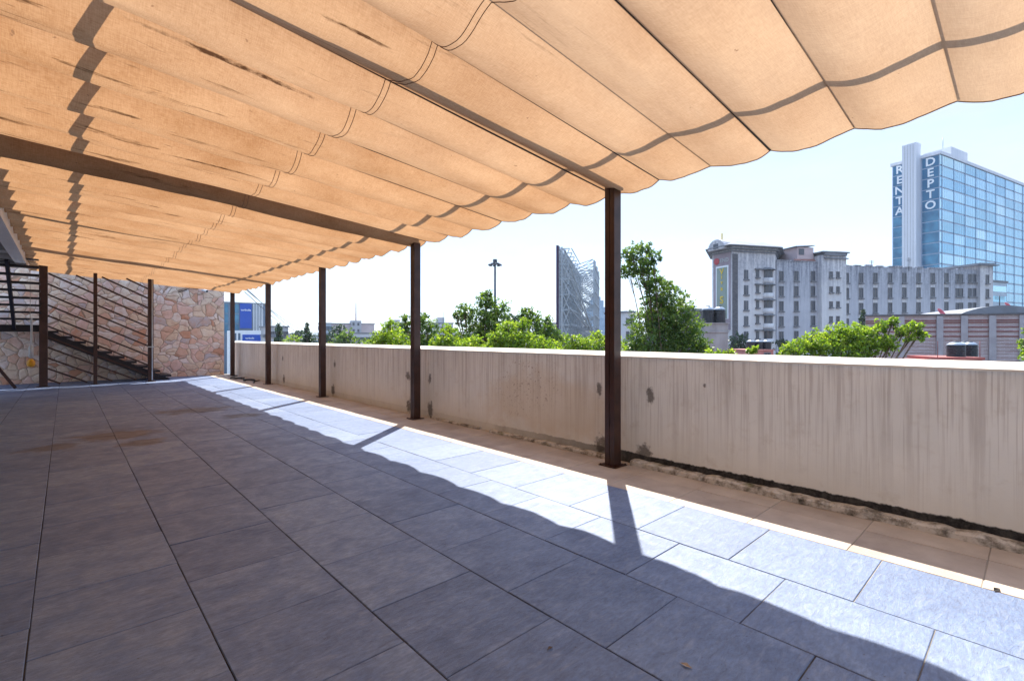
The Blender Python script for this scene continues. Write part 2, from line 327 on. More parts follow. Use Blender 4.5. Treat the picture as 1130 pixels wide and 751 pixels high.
# ---- leaves
def leafmat(name, dark, mid, lite, tr_=.45):
    k = NT(name); t = k.n('Attribute', attribute_name='tint').outputs['Fac']
    col = k.ramp(t, [(0, dark), (.55, mid), (1, lite)])
    p = k.n('BsdfPrincipled'); k.set(p.inputs['Base Color'], col); p.inputs['Roughness'].default_value = .38; p.inputs['Specular IOR Level'].default_value = .5
    tr = k.n('BsdfTranslucent'); k.set(tr.inputs[0], k.mix(1, col, (1.5, 1.6, .6), 'MULTIPLY'))
    ms = k.n('MixShader'); ms.inputs[0].default_value = tr_; k.t.links.new(p.outputs[0], ms.inputs[1]); k.t.links.new(tr.outputs[0], ms.inputs[2]); k.t.links.new(ms.outputs[0], k.out.inputs[0])
    return k.mat
M['leaf_bright'] = leafmat('bright_leaves', (.035, .075, .015), (.15, .235, .03), (.38, .44, .07), .55)
M['leaf_green'] = leafmat('green_leaves', (.022, .05, .016), (.07, .13, .03), (.24, .31, .06), .48)
M['leaf_dark'] = leafmat('dark_leaves', (.018, .04, .022), (.03, .062, .03), (.05, .09, .04), .3)
M['bark'] = basic('bark', (.16, .12, .09), (.09, .065, .05), 6, .9, 0, .5, 18, (1, 1, .3))

# ================================================================== TERRACE
PX = 4.78     # inner face of the parapet
# floor tiles: one sheet of separate slabs over grout
def tile_sheet(name, rows, mat_, joint, z=0):
    V = []; F = []; Rn = []
    for (x0, x1, y0, y1) in rows:
        j = joint/2; a = x0+j; b = x1-j; c = y0+j; d = y1-j
        dz = random.uniform(-.0018, .0018); tx = random.uniform(-.0025, .0025); ty = random.uniform(-.0025, .0025)
        ja = [random.uniform(-.0015, .0015) for _ in range(4)]
        P = [(a+ja[0], c), (b+ja[1], c+ja[0]), (b+ja[2], d), (a, d+ja[3])]
        cx, cy = (a+b)/2, (c+d)/2; bvl = .003; n = len(V); r = random.random()
        for (x, y) in P: V.append((x, y, z-.012))
        for (x, y) in P: V.append((x, y, z-.003+dz+tx*(x-cx)+ty*(y-cy)))
        for (x, y) in P:
            xx = x+(bvl if x < cx else -bvl); yy = y+(bvl if y < cy else -bvl)
            V.append((xx, yy, z+dz+tx*(xx-cx)+ty*(yy-cy)))
        F.append((n+8, n+9, n+10, n+11)); Rn.append(r)
        for q in (0, 4):
            for i in range(4): F.append((n+q+i, n+q+(i+1) % 4, n+q+4+(i+1) % 4, n+q+4+i)); Rn.append(r)
    me = bpy.data.meshes.new(name); me.from_pydata(V, [], F); me.update(); me.materials.append(mat_)
    a = me.attributes.new('rnd', 'FLOAT', 'FACE'); a.data.foreach_set('value', Rn)
    o = bpy.data.objects.new(name, me); COL.objects.link(o); return structure(o)
rows = []
for i in range(-5, 6):
    x0 = -.13+.66*i; x1 = x0+.66 if i < 5 else 3.90
    o_ = .345 if i % 2 == 0 else .005
    y = o_-.68*7
    while y < 21.0:
        y1 = min(y+.68, 21.0)
        if y1-y > .03: rows.append((x0, x1, max(y, -4.4), y1))
        y += .68
tile_sheet('floor', rows, M['slate'], .0052)
rows = []; y = -4.4
while y < 21.0:
    rows.append((3.90, 4.40, y, min(y+.66, 21))); rows.append((4.40, PX, y, min(y+.66, 21))); y += .66
tile_sheet('border_paving', rows, M['border'], .005)
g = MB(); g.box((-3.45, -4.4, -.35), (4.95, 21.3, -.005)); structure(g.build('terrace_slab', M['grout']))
g = MB(); g.box((-12, -12, -10), (4.93, 21.28, -.36)); structure(g.build('terrace_base', M['render']))

# parapet
pw = thing('parapet_wall', 'long rain streaked cream parapet wall with pale sloping coping along the terrace', 'wall', (PX, 0, 0))
g = MB(); g.box((0, -4.4, -.3), (.16, 21.25, 1.205)); o = g.build('wall', M['parapet'], pw)
g = MB(); prof = [(-.012, 1.205), (.185, 1.205), (.185, 1.268), (.15, 1.272), (-.012, 1.222)]
ny = 60; V = []; F = []
for i in range(ny+1):
    yy = -4.4+25.65*i/ny
    for (a, b) in prof: V.append((a+random.uniform(-.002, .002), yy, b+random.uniform(-.002, .002)))
for i in range(ny):
    for q in range(5): F.append((i*5+q, i*5+(q+1) % 5, (i+1)*5+(q+1) % 5, (i+1)*5+q))
F += [(4, 3, 2, 1, 0), tuple(ny*5+q for q in range(5))]
g.add(V, F); g.build('coping', M['coping'], pw)
def ledge(y0, y1, wd, ht, name='skirting'):
    n = int((y1-y0)/.06); V = []; F = []
    for i in range(n+1):
        yy = y0+(y1-y0)*i/n; e = mnoise.noise(Vector((yy*2.2, 3.1, 0))); e2 = mnoise.noise(Vector((yy*9, 8.1, 0)))
        ww = max(.02, wd*(1+.25*e+.12*e2)); hh = max(.015, ht*(1+.3*e2+.2*e))
        V += [(0.001, yy, .001), (-ww, yy, .001), (-ww*.97, yy, hh*.75), (-ww*.75, yy, hh), (0.001, yy, hh*1.05)]
    for i in range(n):
        for q in range(5): F.append((i*5+q, (i+1)*5+q, (i+1)*5+(q+1) % 5, i*5+(q+1) % 5))
    F += [(0, 1, 2, 3, 4), tuple(n*5+q for q in range(5))[::-1]]
    g = MB(); g.add(V, F); g.build(name, M['ledge'], pw)
ledge(-4.3, 3.12, .10, .058); ledge(3.4, 5.6, .08, .04); ledge(5.9, 7.2, .05, .03)

# ------------------------------------------------------------------ canopy cloth
def zc(x): return 3.12+(4.66-x)*.105
rods = [.39, 1.0, 1.63, 2.18, 2.74, 3.38, 3.98, 4.65, 5.28, 5.97, 6.62, 7.28, 7.92]
y = 7.92
while y < 19.6: y += .62+random.uniform(-.05, .05); rods.append(y)
rods[-1] = 20.2
y = .39; pre = []
while y > -4.0: y -= .62; pre.append(y)
rods = pre[::-1]+rods
XL, XR = -.72, 4.66
NXC, NB = 90, 14
def cloth_z(x, yy, kbay, t, sag):
    w_ = math.sin(math.pi*t**skew[kbay])
    inn = min(1, max(0, (4.2-x)/3.0))
    z = zc(x)-sag*w_
    # a second slack fold in the inner part of some bays
    f2 = mnoise.noise(Vector((x*.35, kbay*2.3, 7.7))); tc_ = .5+.22*math.sin(kbay*2.1+x*.25)
    z -= .030*inn*max(0, f2+.1)*math.exp(-((t-tc_)/.07)**2)
    z += .022*inn*w_*mnoise.noise(Vector((x*.9+yy*1.6, yy*5.5-x*.8, 3.3)))
    z += .030*w_*mnoise.noise(Vector((x*.7, kbay*3.7, 1.3)))
    z += .014*w_*mnoise.noise(Vector((x*1.1, yy*9, 5.0)))*(1.6 if x < 1.2 else .8)
    # pulls near the edges
    e = math.exp(-(XR-x)/.25); z += .016*e*w_*mnoise.noise(Vector((x*6, yy*6, 9)))
    l = math.exp(-(x-XL)/.7); z += .028*l*w_*mnoise.noise(Vector((x*1.4+yy*2, yy*7, 2)))
    return z
ca = thing('shade_canopy', 'orange scalloped cloth shade canopy drawn over the terrace on thin rods', 'canopy', (0, 0, 0))
V = []; F = []; n0 = 0
ys = []
for kb in range(len(rods)-1):
    for j in range(NB): ys.append((kb, j/NB))
ys.append((len(rods)-2, 1.0))
sags = [random.uniform(.056, .082) for _ in rods]
skew = [random.choice((.72, .8, 1.25, 1.4))*random.uniform(.93, 1.07) for _ in rods]
for (kb, t) in ys:
    y = rods[kb]+(rods[kb+1]-rods[kb])*t
    for i in range(NXC+1):
        u = i/NXC; x = XL+(XR-XL)*u
        sg = sags[kb]*(rods[kb+1]-rods[kb])/.62*((.8 if rods[kb] < 3.3 else .95)+2.3*(1-u))
        # the hem bows out between the rods
        xx = x+(.008*4*t*(1-t) if i == NXC else 0)-(.04*4*t*(1-t) if i == 0 else 0)
        yy = y+.012*mnoise.noise(Vector((x*.8, y*3, 0)))*(4*t*(1-t))
        V.append((xx, yy, cloth_z(x, y, kb, t, sg)))
W1 = NXC+1
for a in range(len(ys)-1):
    for i in range(NXC): F.append((a*W1+i, a*W1+i+1, (a+1)*W1+i+1, (a+1)*W1+i))
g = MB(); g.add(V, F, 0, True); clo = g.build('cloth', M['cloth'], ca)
# cusps stay sharp
me = clo.data
for e in me.edges:
    a, b = e.vertices
    if abs(a-b) == 1 and (a//W1) % NB == 0 and a//W1 == b//W1: e.use_edge_sharp = True
# hem tube at the outer edge and seams
g = MB(); g.tube([V[a*W1+NXC] for a in range(len(ys))], .006, 5); g.build('hem', M['thread'], ca)
for xs in (1.80, 1.845):
    u = (xs-XL)/(XR-XL)*NXC; i = int(u); f = u-i
    pts = [Vector(V[a*W1+i]).lerp(Vector(V[a*W1+i+1]), f)-Vector((0, 0, .003)) for a in range(len(ys))]
    g = MB(); g.tube(pts, .0032, 4); g.build('seam', M['thread'], ca)
for kb, y in enumerate(rods):
    g = MB(); r = .012 if kb % 3 == 1 else .006; up_ = (.002, .004, .012)[kb % 3]
    g.tube([(x, y, zc(x)+up_+.006*math.sin(x*1.3+kb)) for x in np.linspace(XL-.02, XR-.01, 10)], r, 6); g.build('rod', M['rod'], ca)

# ------------------------------------------------------------------ pergola frame
pg = thing('pergola_frame', 'dark brown steel pergola of square posts with rafters above the cloth', 'pergola', (0, 0, 0))
def post(x, y, a, h, name='post'):
    g = MB(); q = a/2
    g.box((x-q, y-q, .012), (x+q, y-.004, h)); g.box((x-q+.002, y+.004, .012), (x+q-.002, y+q, h)); g.box((x-q+.008, y-.0045, .012), (x+q-.008, y+.0045, h-.003))
    g.box((x-q-.05, y-q-.05, .001), (x+q+.05, y+q+.05, .0115))
    o = g.build(name, M['steel'], pg, .004)
    for sx in (-1, 1):
        for sy in (-1, 1):
            b = MB(); b.lathe([(0, .022), (.009, .022), (.011, .012)], (x+sx*(q+.032), y+sy*(q+.032), 0), 6); b.build('bolt', M['steel'], o)
PY = [-.95, 3.25, 7.44, 11.65, 15.88, 20.16]
for y in PY: post(4.54, y, .13, 3.22)
for i, y in enumerate(PY):
    g = MB(); wd = .15 if i != 2 else .62; yc = y if i != 2 else y+.24; b = .05 if i != 2 else .14
    g.add([(x, yy, zc(x)+b+z) for x in (-.75, 4.62) for yy in (yc-wd/2, yc+wd/2) for z in (0, .10)],
          [(0, 1, 3, 2), (4, 6, 7, 5), (0, 4, 5, 1), (2, 3, 7, 6), (0, 2, 6, 4), (1, 5, 7, 3)])
    g.build('rafter', M['rafter_paint'], pg)
def ybeam(x, wd, dz, ht):
    g = MB(); z = zc(x)+dz; g.box((x-wd/2, -4.0, z), (x+wd/2, 20.3, z+ht)); g.build('beam', M['steel'], pg)
ybeam(3.97, .075, .145, .03); ybeam(.35, .075, .24, .05); ybeam(-.44, .26, .22, .06); 

# ------------------------------------------------------------------ stone wall, stair, screen
g = MB(); P_ = [(-6, -.3), (4.45, -.3), (4.45, 3.42), (2.4, 4.0), (-6, 4.0)]
g.add([(x, 21.02, z) for x, z in P_]+[(x, 21.35, z) for x, z in P_], [(0, 1, 2, 3, 4), (9, 8, 7, 6, 5)]+[(i, 5+i, 5+(i+1) % 5, (i+1) % 5) for i in range(5)]); tag(g.build('stone_wall', M['flagstone']), 'pink and cream flagstone wall closing the far end of the terrace', 'wall')
st = thing('steel_staircase', 'black steel staircase with open treads climbing along the flagstone wall', 'staircase', (0, 0, 0))
NR = 11; rise = .162; run = .31; xb = 2.62
for i in range(1, NR):
    x = xb-run*(i-1); z = rise*i
    g = MB(); g.box((x-.34, 19.86, z-.065), (x+.02, 20.99, z)); g.build('tread', M['stair_steel'], st, .004)
lx = xb-run*(NR-1); lz = rise*NR
for yy in (19.90, 20.93):
    g = MB(); sl = rise/run
    P = [(xb-.02, 0), (xb-.42, 0), (lx-.05, lz-.34), (lx-.05, lz-.10), (xb-.02, .03)]
    V = [(x, yy, max(z, .004)) for x, z in P]+[(x, yy+.06, max(z, .004)) for x, z in P]
    g.add(V, [(0, 1, 2, 3, 4), (9, 8, 7, 6, 5)]+[(i, (i+1) % 5+0, 5+(i+1) % 5, 5+i) for i in range(5)]); g.build('stringer', M['stair_steel'], st)
g = MB(); g.box((lx-1.6, 19.7, lz-.06), (lx-.06, 20.98, lz)); g.box((lx-1.6, 19.66, lz-.2), (lx-.06, 19.70, lz+.0)); g.build('landing', M['stair_steel'], st)
for i in range(9):
    yy = 19.66-.27*i; z = lz+.185*(i+1)
    g = MB(); g.box((lx-1.42, yy-.30, z-.05), (lx-.02, yy, z)); g.build('tread', M['stair_steel'], st, .004)
for xx in (lx-.62, lx-1.48):
    g = MB(); V = []
    P = [(19.66, lz-.16), (17.2, lz+1.52), (17.2, lz+1.75), (19.66, lz+.10)]
    V = [(xx, y, z) for y, z in P]+[(xx+.07, y, z) for y, z in P]
    g.add(V, [(0, 1, 2, 3), (7, 6, 5, 4)]+[(i, (i+1) % 4, 4+(i+1) % 4, 4+i) for i in range(4)]); g.build('stringer', M['stair_steel'], st)
ss = thing('stair_screen', 'dark steel screen of slanting bars between three posts before the staircase', 'railing', (0, 0, 0))
SY = 19.35
for (x, a, h) in ((-.46, .18, 3.70), (.67, .09, 3.36), (2.02, .14, 3.29)):
    g = MB(); g.box((x-a/2, SY-a/2, .012), (x+a/2, SY+a/2, h)); g.box((x-a/2-.06, SY-a/2-.06, .001), (x+a/2+.06, SY+a/2+.06, .0115)); o = g.build('post', M['steel'], ss, .005)
    if abs(x-2.02) < .01:
        b = MB(); b.tube([(x+.03, SY-.1, z) for z in (.05, 1.2, 2.4, 3.3)], .016, 8); b.box((x-.09, SY-.14, 1.1), (x+.09, SY-.071, 1.13)); b.build('conduit', M['clear'], o)
slope = -.52
for (xa, xb_) in ((-.37, .625), (.715, 1.95)):
    for kk in range(-4, 16):
        z0 = 3.01+.305*(4-kk) ; za = z0+slope*(xa+.46); zb = z0+slope*(xb_+.46)
        lo, hi = .08, 3.26
        ta, tb = 0, 1
        if za > hi: ta = (hi-za)/(zb-za)
        if zb < lo: tb = (lo-za)/(zb-za)
        if ta > .9 or tb < .1: continue
        X0 = xa+(xb_-xa)*ta; X1 = xa+(xb_-xa)*tb
        g = MB(); g.bar((X0, SY, za+(zb-za)*ta), (X1, SY, za+(zb-za)*tb), .045, .045); g.build('bar', M['steel'], ss)
g = MB(); g.bar((-1.42, 19.3, .72), (-1.02, 19.3, .01), .07, .07); tag(g.build('steel_brace', M['steel']), 'short slanted dark red steel brace at the left foot of the flagstone wall', 'brace')

# ------------------------------------------------------------------ building on the left
lb = thing('terrace_house', 'white framed house roof edge at the left border of the terrace', 'house', (-3.2, 0, 0))
g = MB(); g.box((-.25, -4.4, 0), (0, 17.0, 3.34)); g.build('wall', M['render'], lb)
g = MB(); g.box((-.3, -4.4, 3.42), (2.26, 18.6, 3.50)); g.build('roof_slab', M['soffit'], lb)
g = MB(); g.box((2.262, -4.4, 3.30), (2.47, 18.62, 3.57)); g.build('fascia', M['white_paint'], lb, .004)
g = MB(); g.box((-.3, 18.602, 3.36), (2.258, 18.66, 3.60)); g.build('fascia', M['white_paint'], lb, .004)
for yy in np.arange(-3.5, 18.5, 1.55):
    g = MB(); g.box((0.002, yy, 3.30), (2.258, yy+.05, 3.418)); g.build('joist', M['soffit'], lb)
for yy in (6.0, 11.5):
    g = MB(); g.box((.002, yy, .05), (.04, yy+1.0, 2.1)); d = g.build('door', M['frame'], lb)
    g = MB(); g.lathe([(.0, 0), (.02, .0), (.02, .12), (0, .12)], (.09, yy+.12, 1.0), 8); g.build('handle', M['white_paint'], d)

# hanging pull cord
hc = thing('hanging_cord', 'thin pull cord with clear sleeve and yellow weight hanging beside the staircase', 'cord', (-.70, 18.45, 0))
g = MB(); g.tube([(0, 0, 3.5), (.004, 0, 2.4), (0, 0, 1.9)], .006, 5); g.tube([(.03, 0, 1.9), (.028, 0, 1.5), (.0, 0, 1.02)], .006, 5); g.build('cord', M['cord'], hc)
g = MB(); g.lathe([(.012, 0), (.022, .02), (.022, .7), (.012, .74)], (.03, 0, 1.2), 10); g.lathe([(.01, 0), (.05, .03), (.05, .3), (.012, .36)], (.02, 0, .86), 10); g.build('sleeve', M['clear'], hc)
g = MB(); g.lathe([(.0, 0), (.05, .01), (.085, .06), (.085, .15), (.05, .2), (.03, .22)], (.02, 0, .62), 12); g.build('weight', M['yellow'], hc)
# security camera on the stone wall
cm = thing('security_camera', 'small white security camera near the top right of the flagstone wall', 'camera', (3.78, 21.02, 3.16))
g = MB(); g.box((-.05, -.03, -.05), (.05, 0, .07)); g.bar((0, -.03, .02), (0, -.13, 0), .03, .03); g.build('bracket', M['white_paint'], cm)
g = MB(); g.tube([(-.04, -.08, .0), (.06, -.26, -.05)], .055, 12); h_ = g.build('housing', M['white_paint'], cm)
g = MB(); g.tube([(.055, -.25, -.047), (.064, -.266, -.052)], .04, 12); g.build('lens', M['black_plastic'], h_)
g = MB(); g.tube([(3.0, 20.99, 3.05), (3.15, 20.97, 3.1), (3.35, 20.98, 3.22), (3.6, 20.99, 3.2)], .014, 6); tag(g.build('wall_cable', M['black_cable']), 'short black cable stapled to the flagstone wall beside the camera', 'cable')
# loose cable heap by the last posts
pts = []
for i in range(120):
    t = i/119; pts.append((4.36+.16*math.sin(t*23)+.06*math.sin(t*51), 19.4-2.9*t+.25*math.sin(t*17), .02+.03*abs(math.sin(t*29))))
g = MB(); g.tube(pts, .016, 6); tag(g.build('loose_cable', M['black_cable']), 'tangled black cable lying on the paving between the last two posts', 'cable')
# dry leaves and crumbs on the floor
for i, (px, py, lab) in enumerate([(655, 661, 'tiny pale dry leaf on the slate in front of the sunlit strip'), (560, 715, 'small brown stain like dead leaf on the shaded slate near the front'), (958, 612, 'small dark twig scrap on the beige paving at the right')]):
    d = FPX*CAM_H/(py-HY); x, y = wxy(px, d); a = random.random()*6
    x, y = (wxy([757, 607, 1100][i], FPX*CAM_H/([735, 716, 651][i]-HY)))
    g = MB(); L = [.03, .02, .035][i]
    g.add([(x-L*math.cos(a), y-L*math.sin(a), .004), (x+.4*L*math.sin(a), y-.4*L*math.cos(a), .012), (x+L*math.cos(a), y+L*math.sin(a), .005), (x-.4*L*math.sin(a), y+.4*L*math.cos(a), .009)], [(0, 1, 2, 3)])
    lab = ['tiny pale dry leaf on the shaded slate at the front right', 'small brown dead leaf on the shaded slate near the front', 'small dark leaf scrap on the beige paving beside the parapet'][i]
    tag(g.build('dry_leaf', [M['cord'], M['bark'], M['black_cable']][i]), lab, 'leaf', 'dry leaves on the terrace floor')
# ================================================================== CITY BEYOND
GZ = -10.0
g = MB(); n = 48; V = [(0, 0, GZ)]; F = []
for rr in (60, 300, 1200, 3600):
    for i in range(n): V.append((rr*math.cos(2*math.pi*i/n), rr*math.sin(2*math.pi*i/n), GZ))
for i in range(n): F.append((0, 1+i, 1+(i+1) % n))
for q in range(3):
    for i in range(n): F.append((1+q*n+i, 1+(q+1)*n+i, 1+(q+1)*n+(i+1) % n, 1+q*n+(i+1) % n))
g.add(V, F); structure(g.build('ground', M['asphalt']))

def frame(A, B):
    """local frame of a facade seen from A (left) to B (right); returns loc, rz, length"""
    a = Vector(wxy(*A)); b = Vector(wxy(*B)); d = b-a
    return (a.x, a.y, 0), math.atan2(d.y, d.x), d.length
def frac(A, B, px):
    """distance along AB at which image column px meets the facade"""
    a = Vector(wxy(*A)); b = Vector(wxy(*B)); r = Vector(wxy(px, 1)); d = b-a
    den = d.x*r.y-d.y*r.x
    return -(a.x*r.y-a.y*r.x)/den*d.length
def dep(A, B, s):
    L = (Vector(wxy(*B))-Vector(wxy(*A))).length; return A[1]+(B[1]-A[1])*s/L
def window(par, x, z, wd, ht, y=0, sill=True, mat_=None, lintel=False, cross=True):
    g = MB(); t = .09
    g.box((x-wd/2-t, y-.10, z-ht/2-t), (x-wd/2, y-.001, z+ht/2+t)); g.box((x+wd/2, y-.10, z-ht/2-t), (x+wd/2+t, y-.001, z+ht/2+t))
    g.box((x-wd/2, y-.10, z+ht/2), (x+wd/2, y-.001, z+ht/2+t)); g.box((x-wd/2, y-.10, z-ht/2-t), (x+wd/2, y-.001, z-ht/2))
    if cross: g.box((x-.03, y-.06, z-ht/2), (x+.03, y-.021, z+ht/2))
    g.box((x-wd/2, y-.02, z-ht/2), (x+wd/2, y-.0012, z+ht/2), 1)
    if sill: g.box((x-wd/2-.22, y-.32, z-ht/2-.30), (x+wd/2+.22, y-.102, z-ht/2-t-.002), 2)
    if lintel: g.box((x-wd/2-.2, y-.35, z+ht/2+t+.002), (x+wd/2+.2, y-.002, z+ht/2+.25), 2)
    return g.build('window', [M['frame'], mat_ or M['dark_glass'], M['sill']], par)

def weather(name, lite, dark, blue=(.3, .32, .37)):
    k = NT(name); pos = k.obj(); X, Y, Z = k.xyz(pos)[:3]
    a = k.noise(pos, .35, 6, .65); b = k.noise(k.map(pos, (2.2, 2.2, .12)), 1.0, 6, .65); c = k.noise(pos, 2.2, 6, .7)
    col = k.ramp(k.math('ADD', k.math('MULTIPLY', a, .5), k.math('MULTIPLY', c, .5)), [(.35, blue), (.62, lite)])
    top = k.range(k.math('ADD', Z, k.math('MULTIPLY', b, 7)), 11, 19, 0, 1)
    m = k.math('MULTIPLY', k.ramp(k.math('ADD', k.math('MULTIPLY', b, .55), k.math('MULTIPLY', c, .45)), [(.40, 0), (.56, 1)]), k.math('ADD', k.math('MULTIPLY', top, .85), .22))
    col = k.mix(k.math('MULTIPLY', m, .8), col, dark)
    k.principled(col, .9, k.bump(c, .3, .05), 0, .2); return k.mat
M['wing'] = weather('weathered_wing_render', (.58, .58, .62), (.15, .16, .20), (.44, .45, .50))
M['tower'] = weather('weathered_tower_render', (.72, .70, .69), (.30, .30, .34), (.58, .58, .61))
M['roofing'] = basic('grey_roofing', (.22, .23, .26), (.15, .16, .18), .5, .7, 0, .1)
M['dark_stone'] = basic('dark_stone_strip', (.15, .145, .155), (.08, .08, .09), 2.5, .8, 0, .3, 6, (1, 1, 3))
M['banner_green'] = basic('green_banner', (.27, .33, .29), (.23, .28, .25), .3, .6, 0, 0)
M['letter_yellow'] = basic('yellow_letters', (.75, .55, .06), None, 1, .5, 0, 0)
M['pink'] = basic('pink_render', (.58, .46, .46), (.45, .36, .37), .4, .85, 0, .1)
M['mauve'] = basic('mauve_sign_panel', (.36, .30, .34), None, .4, .8, 0, 0)
M['pale_roof'] = basic('pale_metal_roof', (.62, .66, .66), (.5, .55, .55), .3, .5, 0, .05)
M['terracotta'] = basic('terracotta_roof', (.36, .17, .13), (.25, .12, .10), 1, .85, 0, .2)

# ---------- apartment building with long wing
A, B = (857, 92), (1091, 103); loc, rz, L = frame(A, B)
ap = thing('apartment_building', 'long weathered grey apartment block of many small windows with flared corner tower', 'building', loc, rz)
z_top = zat(288, 92.5); zb_top = zat(294, 97)
s0, s1, s2 = frac(A, B, 902), frac(A, B, 929), L
g = MB(); g.box((0, 0, GZ), (s0, 14, z_top)); g.box((s1, 0.002, GZ), (s2, 14, zb_top)); g.build('wing_wall', M['wing'], ap)
g = MB(); x = 0
while x < s0: g.box((x, -.15, z_top+.002), (x+min(1.7, s0-x), .3, z_top+random.uniform(.04, .3))); x += 1.8
x = s1+.2
while x < s2-7: g.box((x, -.12, zb_top+.002), (x+1.5, .35, zb_top+random.uniform(.04, .35))); x += random.uniform(1.7, 3.2)
g.build('battlement', M['wing'], ap)
g = MB(); g.box((s0+.002, -1.0, GZ), (s1-.002, 14, zat(282.5, 94))); g.build('pavilion_wall', M['tower'], ap)
pz = zat(282.5, 94); g = MB(); g.box((s0-.2, -1.5, pz+.5), (s1+.3, 14.4, pz+.75)); g.box((s0+.3, -1.4, pz+.002), (s1-.2, 14, pz+.498)); g.box((s0+.5, -1.35, pz-.6), (s1+.2, -1.002, pz-.4)); g.build('pavilion_roof', M['roofing'], ap)
FH = 3.0
def rowz(py, s): return zat(py, dep(A, B, s))
for px in (861, 878.5, 897):
    s = max(1.0, frac(A, B, px))
    for i in range(6): window(ap, s, rowz(304.5, s)-FH*i*.955, .8, 1.75)
for px in (912, 919.5):
    s = frac(A, B, px)
    for i in range(5): window(ap, s, rowz(303.6, s)-FH*i*.955, .62, 1.0, -1.0)
for px in (934, 950, 965.7, 982, 997.7, 1013.4, 1029, 1044.2):
    s = frac(A, B, px)
    for i in range(5): window(ap, s, rowz(306.5, s)-FH*i, .85, 1.85)
    for i in range(3):
        g = MB(); z = rowz(306.5, s)-FH*i-1.62; g.box((s-.55, -.06, z-.32), (s+.55, -.003, z+.28)); g.build('panel', M['tower'], ap)
for px in (1056.4, 1060.6, 1070, 1075):
    s = frac(A, B, px)
    for i in range(5): window(ap, s, rowz(306.8, s)-FH*i, .75, 1.6)
s = frac(A, B, 1085.7)
for i in range(5): window(ap, s, rowz(308, s)-FH*i, .7, 1.7)
e0 = frac(A, B, 1078); ez = zat(293, 102)
g = MB(); g.box((e0, -.6, GZ), (L+.3, 13, ez)); g.build('end_wall', M['tower'], ap)
g = MB(); g.box((e0-1.0, -1.2, ez+.002), (L+1.2, 13.5, ez+.22)); g.box((e0-.4, -.9, ez+.222), (L+.5, 13, ez+.5)); g.build('end_roof', M['roofing'], ap)
for i in range(5): window(ap, s, rowz(308, s)-FH*i-.05, .7, 1.7, -.6)
# rooftop room
r0, r1 = frac(A, B, 883.5), s0-.1; rzz = z_top
g = MB(); g.box((r0, .8, rzz), (r1, 6, zat(273.5, 95))); rm = g.build('roof_room', M['pink'], ap)
g = MB(); zr = zat(273.5, 95); g.add([(r0-.6, .5, zr+.002), (r1+.05, .5, zr+.3), (r1+.05, 6.3, zr+.3), (r0-.6, 6.3, zr+.002), (r0-.6, .5, zr+.12), (r1+.05, .5, zr+.42), (r1+.05, 6.3, zr+.42), (r0-.6, 6.3, zr+.12)], [(3, 2, 1, 0), (4, 5, 6, 7), (0, 1, 5, 4), (1, 2, 6, 5), (2, 3, 7, 6), (3, 0, 4, 7)]); g.build('roof', M['roofing'], rm)
g = MB(); g.box((r0+.3, .74, zr-1.5), (r0+1.5, .799, zr-.3)); g.build('window', M['dark_glass'], rm)
g = MB(); ta, tb = r0-1.0, s0-.02; g.add([(ta, .32, rzz+.32), (tb, .32, rzz+.32), (tb, .79, rzz+.75), (ta, .79, rzz+.6)], [(0, 1, 2, 3)]); g.box((ta, .31, rzz+.02), (tb, .7, rzz+.315)); g.build('tiled_roof', M['terracotta'], ap)
for px, py in ((868, 276), (871, 275)):
    q = frac(A, B, px); g = MB(); g.tube([(q, 4, z_top), (q, 4, zat(py, 95))], .05, 5); g.build('antenna', M['frame'], ap)
# corner tower of the block
T0, T1, T2 = (786, 93), (808, 88.5), (855.5, 91)
tl = [Vector(wxy(*p)) for p in (T0, T1, T2)]
inv = Matrix.Rotation(-rz, 4, 'Z') @ Matrix.Translation(-Vector(loc))
lp = [(inv @ Vector((p.x, p.y, 0))).xy for p in tl]
back = [tuple((inv @ Vector((*wxy(*p), 0))).xy) for p in ((859, 101), (790, 102))]
foot = [tuple(lp[0]), tuple(lp[1]), tuple(lp[2])]+back
tz = zat(279, 90)
g = MB(); g.prism(foot, GZ, tz); g.build('tower_wall', M['tower'], ap)
cen = Vector((sum(p[0] for p in foot)/5, sum(p[1] for p in foot)/5))
def grow(f): return [tuple(cen+(Vector(p)-cen)*f) for p in foot]
# stepped flaring eaves
for (f, za, zb_) in ((1.05, tz+.002, tz+.22), (1.12, tz+.45, tz+.65), (1.22, tz+.95, tz+1.12)):
    g = MB(); g.prism(grow(f), za, zb_); g.build('eave', M['roofing'], ap)
g = MB(); g.prism(grow(1.02), tz+.222, tz+.448); g.prism(grow(1.07), tz+.652, tz+.948); g.build('eave_course', M['tower'], ap)
lo, hi = grow(1.22), grow(.66); n = 5
g = MB(); g.add([(p[0], p[1], tz+1.122) for p in lo]+[(p[0], p[1], tz+2.3) for p in hi], [(i, (i+1) % n, n+(i+1) % n, n+i) for i in range(n)]+[tuple(range(n, 2*n))]); g.build('tower_roof', M['roofing'], ap)
